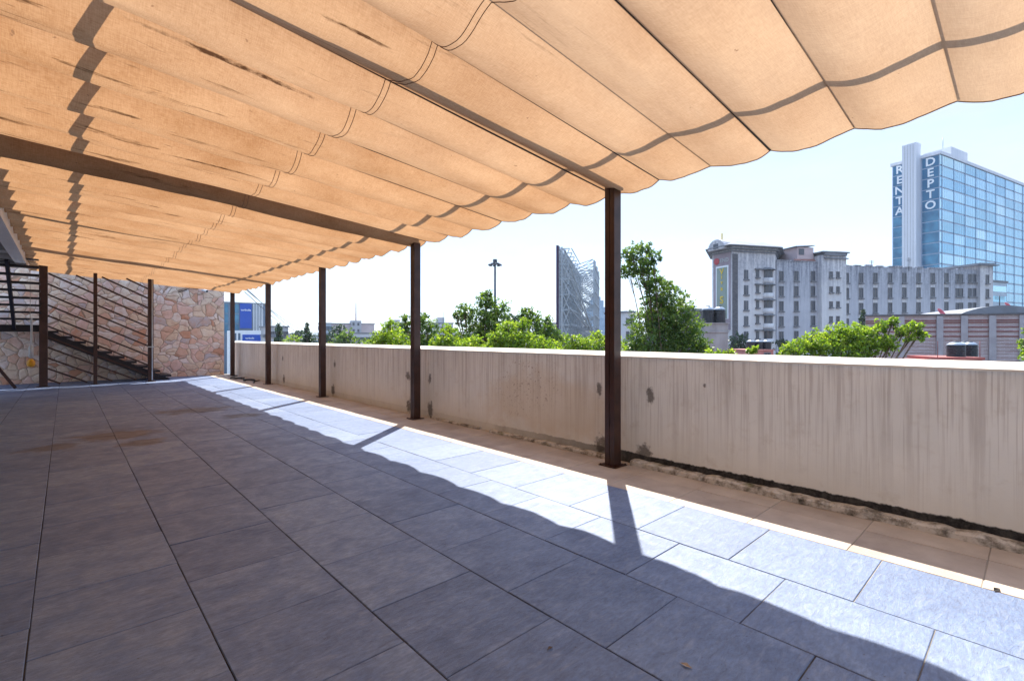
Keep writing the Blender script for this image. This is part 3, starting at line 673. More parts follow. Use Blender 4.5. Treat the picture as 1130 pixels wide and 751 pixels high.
# faces as frames
def face(i, j):
    a = Vector(foot[i]); b = Vector(foot[j]); d = (b-a); Lf = d.length; d.normalize(); nrm = Vector((d.y, -d.x))
    Mx = Matrix(((d.x, -nrm.x, 0, a.x), (d.y, -nrm.y, 0, a.y), (0, 0, 1, 0), (0, 0, 0, 1))); return Mx, Lf
Mx, Lf = face(0, 1)
def fbox(name, mats, a, b, par=ap):
    g = MB(); g.box(a, b, 0, Mx); return g.build(name, mats, par)
sb = zat(352, 90)
fbox('sign_surround', M['mauve'], (Lf*.10, -.08, sb-2), (Lf*.93, -.002, zat(277, 90)))
sg = fbox('sign_panel', M['white'], (Lf*.22, -.16, sb), (Lf*.84, -.082, zat(293, 90)))
fbox('sign_panel', M['banner_green'], (Lf*.27, -.20, sb+.1), (Lf*.79, -.162, zat(293, 90)-.3), sg)
for ch, py in (('V', 300), ('I', 306.2), ('Y', 312), ('A', 318), ('S', 330.5)):
    pass
Tm = lambda x, z, y: Mx @ Matrix.Translation((x, y, z)) @ Matrix.Rotation(R(90), 4, 'X')
for ch, py, sz in (('V', 299.5, 1.5), ('i', 305.5, 1.1), ('v', 311, 1.1), ('a', 318, 1.2), ('S', 331, 1.9)):
    text_mesh(ch, sz, 'letter', M['letter_yellow'], sg, Tm(Lf*.53, zat(py, 90), -.24), .03)
g = MB(); 
c0 = Mx @ Vector((Lf*.26, -.12, zat(287, 90))); nv = (Mx.to_3x3() @ Vector((0, -1, 0))).normalized()
g.tube([c0, c0+nv*.08], .62, 18); g.build('emblem', M['red'], ap)
text_mesh('END', 1.05, 'letter', M['soffit'], ap, Tm(Lf*.64, zat(287, 90), -.12), .03)
fbox('window', M['dark_glass'], (Lf*.50, -.05, zat(278, 90)-.5), (Lf*.72, -.002, zat(278, 90)+1.6)) if False else None
# arched dormer over the sign face
g = MB(); arc = [(Lf*.5+math.cos(t)*Lf*.42, math.sin(t)*1.9) for t in np.linspace(0, math.pi, 13)]
V = [Mx @ Vector((x, -1.5, tz+.6+z)) for x, z in arc]+[Mx @ Vector((x, 3, tz+.6+z)) for x, z in arc]; n = 13
g.add(V, [tuple(range(n))[::-1], tuple(range(n, 2*n))]+[(i, i+1, n+i+1, n+i) for i in range(n-1)]+[(n-1, 0, n, 2*n-1)]); dm = g.build('arched_dormer', M['tower'], ap)
g = MB(); g.box((Lf*.38, -1.56, tz+.75), (Lf*.62, -1.502, tz+1.7), 0, Mx); g.build('window', M['dark_glass'], dm)
p0 = Mx @ Vector((Lf*.5, 0, tz+2.5)); g = MB(); g.tube([p0, p0+Vector((0, 0, 1.3))], .13, 6); g.build('finial', M['letter_yellow'], dm)
Mx, Lf = face(1, 2)
for a_, b_ in ((.0, .12),):
    fbox('stone_strip', M['dark_stone'], (Lf*a_+.02, -.12, GZ), (Lf*b_, -.002, tz-.4))
for px, wd, ht in ((823, .95, 1.7),):
    for i in range(5):
        s = Lf*(px-808)/47.5; z = zat(303+16.9*i, 89.5)
        g = MB(); g.box((s-wd/2, -.06, z-ht/2), (s+wd/2, -.002, z+ht/2), 1, Mx); g.box((s-wd/2-.15, -.25, z-ht/2-.25), (s+wd/2+.15, -.002, z-ht/2-.002), 2, Mx); g.box((s-.05, -.09, z-ht/2), (s+.05, -.0605, z+ht/2), 0, Mx)
        g.build('window', [M['frame'], M['dark_glass'], M['sill']], ap)
for i in range(5):
    z = zat(301.5+16.9*i, 89.5); s = Lf*(835.5-808)/47.5; wd = .7
    g = MB(); g.box((s-wd/2, -.06, z-.65), (s+wd/2, -.002, z+.65), 1, Mx); g.box((s-wd/2-.3, -.45, z+.7), (s+wd/2+.3, -.002, z+.95), 2, Mx); g.box((s-wd/2-.15, -.3, z-.9), (s+wd/2+.15, -.002, z-.66), 2, Mx); g.build('window', [M['frame'], M['dark_glass'], M['sill']], ap)
    s = Lf*(847-808)/47.5; c = Mx @ Vector((s, .15, z))
    ang = math.atan2(Mx[1][0], Mx[0][0])
    g = MB(); g.lathe([(1.08, -1.45), (1.12, -.75), (1.05, -.74)], c, 14, 0, True, ang+math.pi, ang+2*math.pi); g.lathe([(.95, -1.7), (1.08, -1.45)], c, 14, 0, True, ang+math.pi, ang+2*math.pi); bl = g.build('balcony', M['tower'], ap)
    g = MB(); g.lathe([(.86, -.8), (.86, .78)], c, 10, 0, False, ang+math.pi, ang+2*math.pi); g.build('bay_glass', M['dark_glass'], bl)
    g = MB(); g.lathe([(1.45, .72), (1.38, .86), (.75, 1.2), (0.02, 1.3)], c, 14, 0, True, ang+math.pi, ang+2*math.pi); g.lathe([(.02, .70), (1.45, .715)], c, 14, 0, True, ang+math.pi, ang+2*math.pi); g.build('awning', M['sill'], bl)
    g = MB()
    for q in range(5):
        an = ang+math.pi+math.pi*(q+.5)/5; g.tube([Vector(c)+Vector((math.cos(an)*.88, math.sin(an)*.88, zz)) for zz in (-.8, .76)], .04, 4)
    g.build('mullion', M['frame'], bl)
for x, py in ((2, 265), (-9, 268)):
    pass

# ---------- glass skyscraper
A2, B2 = (1037, 157), (1130, 191); loc, rz, L0 = frame(A2, B2); L = L0*1.35
sk = thing('glass_skyscraper', 'blue glass office tower with white stair slab and large white letters', 'skyscraper', loc, rz)
SKZ = zat(170, 157); D = 13.2
k = NT('curtain_glass'); pos = k.obj(); X, Y, Z = k.xyz(pos)[:3]
cell = k.n('ObjectInfo')
col = k.ramp(cell.outputs['Random'], [(0, (.20, .45, .62)), (.5, (.30, .57, .74)), (1, (.48, .72, .84))])
p = k.principled(col, .06, None, .9, .8); M['curtain'] = k.mat
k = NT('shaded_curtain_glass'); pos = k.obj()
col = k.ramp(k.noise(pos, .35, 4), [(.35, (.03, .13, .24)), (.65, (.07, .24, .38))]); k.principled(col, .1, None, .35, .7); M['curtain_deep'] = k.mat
M['sk_metal'] = basic('skyscraper_metal', (.36, .45, .58), (.30, .38, .50), .2, .45, .3, 0)
M['sk_white'] = basic('skyscraper_white_cladding', (.66, .68, .73), (.58, .60, .66), .15, .6, 0, .3, .9, (6, 6, .1), bdist=.05)
M['blue_panel'] = basic('blue_sign_panel', (.03, .16, .30), (.02, .12, .24), .2, .4, 0, 0)
g = MB(); g.box((.05, .05, GZ), (L, D, SKZ)); g.build('core', M['sk_metal'], sk)
g = MB(); g.box((-.4, -.4, SKZ+.002), (L+.4, D+.4, SKZ+1.0)); g.build('roof', M['sk_white'], sk)
FL = 3.55; bay = L0/8.35; panes = []
nfl = int((SKZ-GZ)/FL)
for i in range(nfl):
    z1 = SKZ-.25-FL*i; z0 = z1-FL+.55
    panes.append((-.0, z0, z1, 1.2, 'e'))
    x = 1.55; q = 0
    while x+bay-.3 < L+.1: panes.append((x, z0, z1, bay-.22, 'n')); x += bay
def pane(g, x, z0, z1, wd):
    g.box((x, -.08, z0), (x+wd, .048, z1), 0)
    nsub = max(1, int(wd/1.3))
    for j in range(1, nsub): g.box((x+wd*j/nsub-.035, -.11, z0), (x+wd*j/nsub+.035, -.0805, z1), 1)
vis = sorted(panes, key=lambda p: (p[1] < 9, p[0]*.6-p[1]*.5)); single = vis[:96]; rest = vis[96:]
for (x, z0, z1, wd, t) in single:
    g = MB(); pane(g, x+.05, z0, z1, wd); g.build('window', [M['curtain'], M['sk_metal']], sk)
g = MB()
for (x, z0, z1, wd, t) in rest: pane(g, x+.05, z0, z1, wd)
o = g.build('window', [M['curtain'], M['sk_metal']], sk); o['kind'] = 'stuff'
g = MB(); x = 1.38
while x < L: g.box((x-.10, -.22, GZ), (x+.06, .049, SKZ)); x += bay
g.build('mullions', M['sk_metal'], sk)
# end face (left) towards -x local: y runs 0..D
for i in range(nfl):
    z1 = SKZ-.25-FL*i; z0 = z1-FL+.35
    for (ya, yb, nm) in ((.25, 4.6, 'n'), (9.2, D-.3, 'f')):
        sign = i < 5
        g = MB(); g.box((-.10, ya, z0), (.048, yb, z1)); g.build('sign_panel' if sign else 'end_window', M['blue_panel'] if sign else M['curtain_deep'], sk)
Me = Matrix(((0, 0, -1, 0), (-1, 0, 0, 0), (0, 1, 0, 0), (0, 0, 0, 1)))   # text x -> -y, y -> z, normal -> -x
for i in range(5):
    z = SKZ-.25-FL*i-1.6
    text_mesh('DEPTO'[i], 3.7, 'letter', M['white'], sk, Matrix.Translation((-.15, 2.4, z)) @ Me, .05)
    text_mesh('RENTA'[i], 3.7, 'letter', M['white'], sk, Matrix.Translation((-.15, D-2.2, z)) @ Me, .05)
g = MB(); g.box((-3.4, 5.0, GZ), (.049, 8.9, zat(157, 160))); sl = g.build('stair_slab', M['sk_white'], sk)
g = MB()
for q in range(1, 5): g.box((-3.46, 5.0+.78*q-.06, GZ), (-3.402, 5.0+.78*q+.06, zat(157, 160)-.3))
g.build('slab_joints', M['soffit'], sl)
x0 = frac(A2, B2, 1062); g = MB(); g.box((x0, 3, SKZ+1.002), (x0+13, 11, SKZ+6.6)); pl = g.build('plant_room', M['sk_white'], sk)
g = MB(); g.tube([(x0+2, 6, SKZ+6.6), (x0+2, 6, SKZ+11)], .12, 5); g.build('antenna', M['sk_metal'], pl)

# ---------- far blue tower
k = NT('far_haze_blue_glass'); k.principled(k.ramp(k.noise(k.map(k.obj(), (1, 1, 6)), .05, 3), [(.35, (.12, .24, .38)), (.65, (.2, .33, .47))]), .2, None, .2); M['far_blue'] = k.mat  # blue of the distance haze painted into the tower colour
loc, rz, L = frame((655.5, 640), (671, 650))
ft = thing('far_skyscraper', 'distant pale blue skyscraper with a pointed spire behind the lattice billboard', 'skyscraper', loc, rz)
zt = zat(330, 640); g = MB(); g.box((0, 0, GZ), (L, 18, zt-10)); g.build('tower_body', M['far_blue'], ft)
g = MB(); g.prism([(L*.1, 2), (L*.75, 2), (L*.75, 15), (L*.1, 15)], zt-10, zt-1); g.prism([(L*.2, 4), (L*.6, 4), (L*.6, 13), (L*.2, 13)], zt-1, zt+4); g.build('crown', M['far_blue'], ft)
g = MB(); g.tube([(L*.36, 8, zt+4), (L*.36, 8, zat(312, 640))], [1.6, .2], 6); g.build('spire', M['far_blue'], ft)

# ---------- small glass building, pale hall, brick building, water tanks
def simple_building(name, label, cat, A, B, ytop, depth, wallm, rows=0, cols=0, wy=None, wsz=(1, 1.4), roofm=None, parapet=True, glass=None):
    loc, rz, L = frame(A, B); b = thing(name, label, cat, loc, rz)
    zt = zat(ytop, (A[1]+B[1])/2)
    g = MB(); g.box((0, 0, GZ), (L, depth, zt)); g.build('wall', wallm, b)
    g = MB(); g.box((-.25, -.25, zt+.002), (L+.25, depth+.25, zt+.4)); g.build('roof', roofm or M['roofing'], b)
    for i in range(rows):
        for j in range(cols):
            window(b, L*(j+.5)/cols, zt-1.9-(wy or 3)*i, wsz[0], wsz[1], 0, True, glass)
    return b, L, zt
M['pale_blue_wall'] = basic('pale_blue_cladding', (.42, .50, .58), (.36, .44, .52), .3, .5, 0, 0)
b, L, zt = simple_building('small_office', 'small pale blue office block in front of the glass tower', 'building', (1088, 122), (1111, 126), 311, 10, M['pale_blue_wall'])
for i in range(4):
    g = MB(); g.box((.3, -.06, zt-1.0-2.6*i-1.5), (L-.3, -.002, zt-1.0-2.6*i)); g.build('window_strip', M['curtain'], b)
loc, rz, L = frame((938, 128), (1014, 133))
ph = thing('pale_roofed_hall', 'hall with pale metal pitched roof showing above the long grey wing', 'building', loc, rz)
za, zb_ = zat(298, 130), zat(286, 130); g = MB(); g.box((0, 0, GZ), (L, 30, za)); g.build('wall', M['concrete'], ph)
g = MB(); g.add([(-.5, -.5, za+.01), (L+.5, -.5, za+.01), (L+.5, 30, za+.01), (-.5, 30, za+.01), (L*.22, 15, zb_-1.2), (L*.66, 15, zb_+.2)], [(0, 1, 5, 4), (1, 2, 5), (2, 3, 4, 5), (3, 0, 4), (3, 2, 1, 0)]); g.build('roof', M['pale_roof'], ph)

k = NT('banded_brick'); pos = k.obj(); X, Y, Z = k.xyz(pos)[:3]
br = k.n('TexBrick'); k.set(br.inputs['Vector'], k.map(pos, (1, 1, 1), rot=(R(90), 0, 0))); br.inputs['Scale'].default_value = 1.0; br.inputs['Brick Width'].default_value = .6; br.inputs['Row Height'].default_value = .16; br.inputs['Mortar Size'].default_value = .02
br.inputs['Color1'].default_value = (.42, .33, .33, 1); br.inputs['Color2'].default_value = (.34, .24, .24, 1); br.inputs['Mortar'].default_value = (.48, .44, .45, 1)
nb = k.noise(k.map(pos, (.5, .5, 3)), 1.0, 6, .65)
col = k.mix(k.ramp(nb, [(.38, 0), (.68, .7)]), br.outputs['Color'], (.52, .47, .48))
k.principled(col, .9, k.bump(br.outputs['Fac'], .4, .02), 0, .2); M['brick'] = k.mat
M['grey_pier'] = basic('grey_pier', (.40, .38, .40), (.32, .30, .32), 1, .9, 0, .2)
M['red_band'] = basic('red_brick_band', (.26, .10, .09), (.17, .07, .07), 2, .9, 0, .3, 8)
A3, B3 = (955, 46), (1175, 41); loc, rz, L = frame(A3, B3)
bkA = [tuple((Matrix.Rotation(-rz, 4, 'Z') @ Matrix.Translation(-Vector(loc)) @ Vector((*wxy(*p), 0))).xy) for p in ((1178, 54), (958, 62))]
bb = thing('brick_warehouse', 'pinkish brick warehouse with red bands and concrete piers behind the parapet', 'building', loc, rz)
zt = zat(348, 44); g = MB(); g.prism([(0, 0), (L, 0)]+bkA, GZ, zt); g.build('wall', M['brick'], bb)
g = MB(); g.prism([(-.1, -.18), (L+.1, -.18)]+bkA, zt+.002, zt+.14); g.build('roof_edge', M['dark_stone'], bb)
for z_ in (.42, .62, 1.02, 1.42, 1.85, 2.15, 2.45, 2.75, 3.05, 3.35, 3.65, 3.95, 4.25):
    g = MB(); hb = .05 if z_ > 1.9 else .085; g.box((.02, -.07, zt-z_-hb), (L-.02, -.002, zt-z_+hb*.2)); g.build('brick_band', M['red_band'] if z_ < 2 else M['brick'], bb)
for px in (994, 1036.5, 1063.5, 1094.5, 1128):
    s = frac(A3, B3, px); g = MB(); wd = .24; g.box((s-wd, -.16, GZ), (s+wd, -.072, zt-.05)); g.build('pier', M['grey_pier'], bb)
# humped roof behind the warehouse edge
x0, x1 = frac(A3, B3, 1072), L; xs = np.linspace(0, 1, 15)
V = []; 
for yy in (2, 14):
    for t in xs: V.append((x0+(x1-x0)*t, yy, zt+.165+.75*math.sin(math.pi*min(1, t*1.0))**.8))
g = MB(); g.add(V, [(i, i+1, 15+i+1, 15+i) for i in range(14)]+[tuple(range(15))[::-1], tuple(range(15, 30))]); g.build('vault_roof', M['roofing'], bb)
def dish(px, py, d, lab):
    p = W(px, py, d); t = thing('satellite_dish', lab, 'satellite dish', p, R(20), 'red satellite dishes on the warehouse roof')
    g = MB(); g.lathe([(.02, 0), (.25, .03), (.42, .10), (.44, .10), (.26, .02), (.02, -.015)], (0, 0, 0), 16); dd = g.build('dish', M['red'], t)
    dd.rotation_euler = (R(55), 0, R(-40))
    g = MB(); g.tube([(0, 0, -.62), (0, 0, 0)], .03, 6); g.build('mast', M['frame'], t)
dish(1038, 345, 44.6, 'red satellite dish in the middle of the brick warehouse roof edge')
dish(1112, 338, 46, 'red satellite dish at the right end on the vaulted warehouse roof')

def make_tank(loc_, r, h, lab, grp):
    t = thing('water_tank', lab, 'water tank', loc_, 0, grp)
    prof = [(0.02, 0), (r*.98, 0)]
    for i in range(6):
        z0 = h*.74*i/6; prof += [(r, z0+.02), (r, z0+h*.08), (r*.965, z0+h*.095), (r*.965, z0+h*.115)]
    g = MB(); g.lathe(prof+[(r, h*.76), (r*.97, h*.78)], (0, 0, 0), 24); g.build('body', M['black_plastic'], t)
    g = MB(); g.lathe([(r*1.02, h*.765), (r*.99, h*.80), (r*.6, h*.92), (r*.34, h*.95)], (0, 0, 0), 24); g.build('shoulder', M['grey_lid'], t)
    g = MB(); g.lathe([(r*.36, h*.93), (r*.36, h), (0.01, h*1.01)], (0, 0, 0), 16); g.build('lid', M['black_plastic'], t)
    return t
# concrete tank tower
A4, B4 = (777, 60), (803.5, 61); loc, rz, L = frame(A4, B4)
wt = thing('water_tower', 'stained concrete tower block carrying two black water tanks', 'tower', loc, rz)
zt = zat(357, 60.5); g = MB(); g.box((0, 0, GZ), (L, 2.6, zt)); g.box((-.02, -.1, zt-1.1), (L+.02, -.002, zt-.9)); g.build('wall', M['concrete'], wt)
g = MB(); g.box((-.12, -.12, zt+.002), (L+.12, 2.7, zt+.12)); g.build('slab', M['concrete'], wt)
for px, lab in ((781.3, 'black water tank on the concrete tower, the left of the pair'), (793.8, 'black water tank on the concrete tower, the right of the pair')):
    x, y = wxy(px, 61.6); make_tank((x, y, zt+.122), .74, zat(337.5, 61.6)-zt-.12, lab, 'water tanks on the concrete tower')
# coral roof room with three tanks
loc, rz, L = frame((824, 52), (853.5, 52.5)); M['coral'] = basic('coral_render', (.58, .25, .22), (.46, .19, .17), 1, .85, 0, .1)
cr_ = thing('coral_room', 'coral painted rooftop room carrying three black tanks below the grey tower', 'building', loc, rz)
zt = zat(386.5, 52); g = MB(); g.box((0, 0, GZ), (L, 3, zt)); g.build('wall', M['coral'], cr_)
g = MB(); g.box((-.08, -.12, zt+.002), (L+.08, 3.1, zt+.09)); g.build('slab', M['coral'], cr_)
window(cr_, L*.76, zt-.55, .6, .5, 0, False)
for px, lab in ((828.5, 'small black tank on the coral room, leftmost of three'), (837.5, 'small black tank on the coral room, middle of three'), (846, 'small black tank on the coral room, rightmost of three')):
    x, y = wxy(px, 53.5); make_tank((x, y, zt+.092), .47, zat(374.5, 53.5)-zt-.09, lab, 'water tanks on the coral room')
# red roof with tanks in front of the warehouse
loc, rz, L = frame((1037, 33), (1086, 32.5)); M['red_roof'] = basic('red_roof_slab', (.42, .12, .10), (.32, .09, .08), 1, .8, 0, .1)
rr_ = thing('red_roof_room', 'red edged rooftop room with black water tanks before the brick warehouse', 'building', loc, rz)
zt = zat(394, 33); g = MB(); g.box((0, .15, GZ), (L, 3.5, zt-.16)); g.build('wall', M['coral'], rr_)
g = MB(); g.box((-.06, 0, zt-.158), (L+.06, 3.6, zt)); g.build('slab', M['red_roof'], rr_)
g = MB(); g.box((-.9, 1.0, zt-.3), (-.062, 3.0, zt-.2)); g.build('canopy', M['red_roof'], rr_)
for q in (.02, .98):
    g = MB(); g.tube([(L*q, .3, zt+.002), (L*q, .3, zt+1.1)], .025, 5); g.build('rebar', M['red_band'], rr_)
for px, d_, r_, lab in ((1055, 34.0, .52, 'large black water tank on the red roof, left and nearest of three'), (1064.5, 34.9, .50, 'black water tank on the red roof, between its two neighbours'), (1070.5, 34.6, .42, 'narrow black water tank on the red roof, rightmost of three')):
    x, y = wxy(px, d_); make_tank((x, y, zt+.002), r_, zat(376.5, d_)-zt, lab, 'water tanks on the red roof')
simple_building('dark_block', 'low dark grey block beside the concrete tank tower', 'building', (757, 80), (782, 82), 343, 10, M['dark_stone'], 2, 3, 3, (1, 1.3))

# ---------- billboard seen from behind
M['lattice'] = basic('pale_galvanised_steel', (.42, .46, .50), (.34, .38, .42), 1, .5, .2, 0)
M['sign_face'] = basic('purple_sign_edge', (.06, .03, .07), (.04, .02, .06), .5, .5, 0, 0)
nA, nB = Vector((*wxy(617.2, 40), 0)), Vector((*wxy(641, 62), 0)); dv = (nB-nA).normalized()
Lb = (nB-nA).length; z0, z1 = zat(372, 40), zat(270.5, 40); zk = zat(284, 50)
bb2 = thing('billboard', 'tall billboard seen edge on from behind with pale steel lattice frame', 'billboard', nA, math.atan2(dv.y, dv.x))
o2 = 2.25
g = MB(); g.box((0, .06, z0), (Lb, .26, z1)); bpn = g.build('panel', M['sign_face'], bb2)
g = MB(); g.box((.1, 0, z0+.05), (Lb-.05, .058, z1-.05)); 
for i in range(1, 24): g.box((.1, -.05, z0+(z1-z0)*i/24-.03), (Lb-.05, -.001, z0+(z1-z0)*i/24+.03))
g.build('backing', M['lattice'], bpn)
nb_ = 10; hz = [z0-1.5+(z1-.25-z0+1.5)*i/7 for i in range(8)]
for i in range(nb_+1):
    x = .3+(Lb-.6)*i/nb_
    g = MB(); g.bar((x, -.18, GZ if i % 2 == 0 else z0-2), (x, -.18, z1-.1), .13, .13); g.build('front_post', M['lattice'], bb2)
    dep_ = o2 if x > 9.5 else .9
    if x > 9.5: g = MB(); g.bar((x, -o2, GZ if i % 2 == 0 else z0-3), (x, -o2, zk-(.2 if i % 2 else 0)), .17, .17); g.build('back_post', M['lattice'], bb2)
    g = MB(); hh_ = [z0-1.5+(zk-.1-z0+1.5)*q/8 for q in range(9)] if x > 9.5 else hz
    for j, z in enumerate(hh_):
        g.bar((x, -.25, min(z, z1-.1)), (x, -dep_+.09, z), .07, .07)
        if j < len(hh_)-1:
            g.bar((x+.04, -.25, min(z, z1-.1)), (x+.04, -dep_+.09, hh_[j+1]), .06, .06); g.bar((x-.04, -dep_+.09, z), (x-.04, -.25, min(hh_[j+1], z1-.1)), .06, .06)
    g.build('cross_brace', M['lattice'], bb2)
g = MB(); x1_ = .3+(Lb-.6)*5/nb_
while x1_ < 9.5: x1_ += (Lb-.6)/nb_
for z in hz: g.bar((x1_, -o2-.1, z), (Lb-.3, -o2-.1, z), .08, .08); g.bar((.3, -.3, z), (Lb-.3, -.3, z), .07, .07)
for z in hz: g.bar((.3, -.98, z), (9.4, -.98, z), .06, .06)
for q in range(4): g.bar((.6+.2*q, -.4, z1-.3-1.5*q), (x1_+2.5*q, -o2+.1, z0+.5-.2*q), .1, .1)
g.bar((.4, -.5, z0+4.2), (x1_+4, -o2, z0-.2), .1, .1)
g.build('long_brace', M['lattice'], bb2)
# ---------- floodlight mast
d = 120; x, y = wxy(546.3, d); zt = zat(291, d)
lm = thing('floodlight_mast', 'tall dark floodlight mast with ring of lamps rising above the trees', 'mast', (x, y, 0))
M['mast'] = basic('dark_mast', (.06, .07, .09), None, 1, .5, .3, 0)
g = MB(); g.tube([(0, 0, GZ), (0, 0, zt)], [.45, .22], 10); g.build('pole', M['mast'], lm)
g = MB(); g.lathe([(.3, zt-.1), (1.1, zt-.05), (1.1, zt+.15), (.3, zt+.2)], (0, 0, 0), 16); g.lathe([(.45, zt+.2), (.55, zt+.6), (.5, zt+1.1), (.05, zt+1.2)], (0, 0, 0), 12); g.build('crown_ring', M['mast'], lm)
for i in range(8):
    an = 2*math.pi*i/8+.2; g = MB(); c = Vector((math.cos(an)*1.35, math.sin(an)*1.35, zt-.25)); g.bar((math.cos(an)*.9, math.sin(an)*.9, zt), c, .1, .1); g.lathe([(.05, .25), (.25, .2), (.42, -.18), (.40, -.2), (.05, -.05)], c, 10); g.build('lamp', M['mast'], lm)

# ---------- blue building at the far left
M['deep_blue'] = basic('bright_blue_banner', (.015, .09, .48), (.01, .07, .42), .1, .45, 0, 0)
M['grey_glass'] = basic('grey_glass', (.16, .22, .30), (.10, .15, .22), .3, .2, .2, 0)
A5, B5 = (246, 150), (293, 158); loc, rz, L = frame(A5, B5)
bl_ = thing('blue_bannered_block', 'grey glass block with a large bright blue banner left of the second post', 'building', loc, rz)
zt = zat(334.5, 154); g = MB(); g.box((0, 0, GZ), (L, 12, zt)); g.build('wall', M['grey_glass'], bl_)
g = MB(); g.box((-.2, -.2, zt+.002), (L+.2, 12.2, zt+.3)); g.build('roof', M['soffit'], bl_)
xa, xb_ = frac(A5, B5, 264.5), frac(A5, B5, 277.5)
g = MB(); g.box((xa, -.3, zat(362, 154)), (xb_, -.002, zt-.1)); bn = g.build('banner', M['deep_blue'], bl_)
text_mesh('turibulla', .85, 'lettering', M['white'], bn, Matrix.Translation(((xa+xb_)/2, -.34, zat(342, 154))) @ Matrix.Rotation(R(90), 4, 'X'), .02)
for q in range(7):
    xx = frac(A5, B5, 279.5+1.7*q); g = MB(); g.box((xx-.09, -.2, zat(366, 154)), (xx+.09, -.002, zt-.05)); g.build('fin', M['white_paint'], bl_)
for i in range(3):
    for (pa, pb) in ((248, 251.5), (258, 263.5)):
        g = MB(); g.box((frac(A5, B5, pa), -.1, zt-3.2-3.1*i), (frac(A5, B5, pb), -.002, zt-.5-3.1*i)); g.build('window', M['curtain_deep'], bl_)
A6, B6 = (256, 120), (288, 124); loc, rz, L = frame(A6, B6)
sh = thing('white_shopfront', 'low white shop building with blue sign below the blue bannered block', 'building', loc, rz)
zt = zat(364.5, 122); g = MB(); g.box((0, 0, GZ), (L, 8, zt)); g.build('wall', M['white_paint'], sh)
g = MB(); g.box((frac(A6, B6, 267.5), -.25, zat(376.5, 122)), (L-.1, -.002, zat(369, 122))); s_ = g.build('sign', M['deep_blue'], sh)
text_mesh('turibulla', .6, 'lettering', M['white'], s_, Matrix.Translation((frac(A6, B6, 275.5), -.28, zat(373, 122))) @ Matrix.Rotation(R(90), 4, 'X'), .02)
for pa in (259.5, 264):
    g = MB(); q = frac(A6, B6, pa); g.box((q-.25, -.05, zt-2.4), (q+.25, -.002, zt-.7)); g.build('window', M['grey_glass'], sh)
x, y = wxy(294.7, 110); g = MB(); g.tube([(x, y, GZ), (x, y, zat(347.5, 110))], .13, 6); tag(g.build('utility_pole', M['mast']), 'thin dark pole right of the second pergola post', 'pole')
# ---------- skyline buildings
M['grey_wall'] = basic('grey_render', (.42, .43, .46), (.34, .35, .38), .3, .85, 0, .1)
M['pinkish'] = basic('pinkish_render', (.52, .44, .44), (.44, .37, .38), .2, .85, 0, .1)
M['whitish'] = basic('whitish_render', (.62, .62, .64), (.52, .52, .55), .2, .85, 0, .1)
simple_building('grey_villa', 'grey cubic building behind the conical dark tree', 'building', (298, 130), (318, 133), 361, 10, M['grey_wall'], 2, 4, 3, (1.1, 1.4))
simple_building('white_hut', 'tiny white hut just above the parapet right of the second post', 'building', (293, 62), (302, 62.5), 372, 4, M['whitish'], 1, 1, 3, (.5, .6))
simple_building('glass_block', 'pale blue glass block at the right side of the third post', 'building', (352, 220), (365.5, 222), 357, 14, M['pale_blue_wall'], 3, 4, 3.2, (2.0, 1.5), glass=M['grey_glass'])
b, L, zt = simple_building('pink_office', 'long pinkish office building with a roof antenna between the third and fourth posts', 'building', (365, 230), (413, 238), 357.5, 18, M['pinkish'])
g = MB(); x0 = L*.46; g.box((x0, -1.2, GZ), (x0+4.6, 8, zat(353.5, 232))); cb = g.build('stair_core', M['grey_wall'], b)
for i in range(4):
    for q in (1.0, 3.2): window(cb, x0+q, zat(357.5, 232)-3.1*i, .8, 1.2, -1.2, False, cross=False)
g = MB(); g.tube([(x0+2.5, 3, zat(353.5, 232)), (x0+2.5, 3, zat(333, 232))], [.28, .08], 5); g.build('antenna', M['red_band'], cb)
simple_building('white_terrace_block', 'pale low building with dark openings below the pink office', 'building', (386, 170), (412, 172), 368, 8, M['whitish'], 1, 5, 3, (1.5, 1.2))
simple_building('pale_row_block', 'pale row of flats behind the leaves left of the fourth post', 'building', (424, 210), (458, 214), 362, 12, M['whitish'], 2, 7, 3.1, (1.2, 1.3))
simple_building('grey_slab_block', 'small blue grey slab rising behind the yellow green tree by the fourth post', 'building', (433, 320), (441, 321), 353.5, 12, M['grey_wall'], 3, 3, 3.2, (1.6, 1.6))
b, L, zt = simple_building('stepped_white_block', 'pale stepped building with small roof turret right of the fourth post', 'building', (480, 180), (500, 182), 357, 10, M['whitish'], 3, 4, 3, (1, 1.4))
g = MB(); g.box((L*.2, 1, zt+.402), (L*.55, 6, zat(350, 181))); g.build('turret', M['whitish'], b)
simple_building('long_pale_block', 'long pale building behind the trees left of the billboard', 'building', (598, 200), (652, 206), 357, 12, M['whitish'], 2, 12, 3, (1.2, 1.3))
simple_building('slim_white_block', 'slim whitish building in the gap right of the nearest post', 'building', (690, 110), (700, 111), 345, 8, M['whitish'], 4, 2, 3, (.7, 1.2))
for (px, py, d, ytop, lab) in ((300, 366, 131, 352, 'thin antenna on the grey villa roof'), (489, 361, 181, 344, 'thin antenna on the stepped white building'), (1003, 296, 98, 284, 'thin antenna in the middle of the long grey wing roof'), (962, 296, 97, 287, 'short antenna on the left part of the long grey wing roof'), (1103, 338, 46, 326, 'thin aerial mast on the vaulted warehouse roof')):
    p = W(px, py+3, d); g = MB(); g.tube([p, (p.x, p.y, zat(ytop, d))], .02+.0004*d, 5)
    for q in (.72, .82, .92):
        z_ = p.z+(zat(ytop, d)-p.z)*q; g.bar((p.x-.5, p.y+.3, z_), (p.x+.5, p.y-.3, z_), .03+.0002*d, .03+.0002*d)
    tag(g.build('antenna', M['mast']), lab, 'antenna', 'roof antennas of the city')
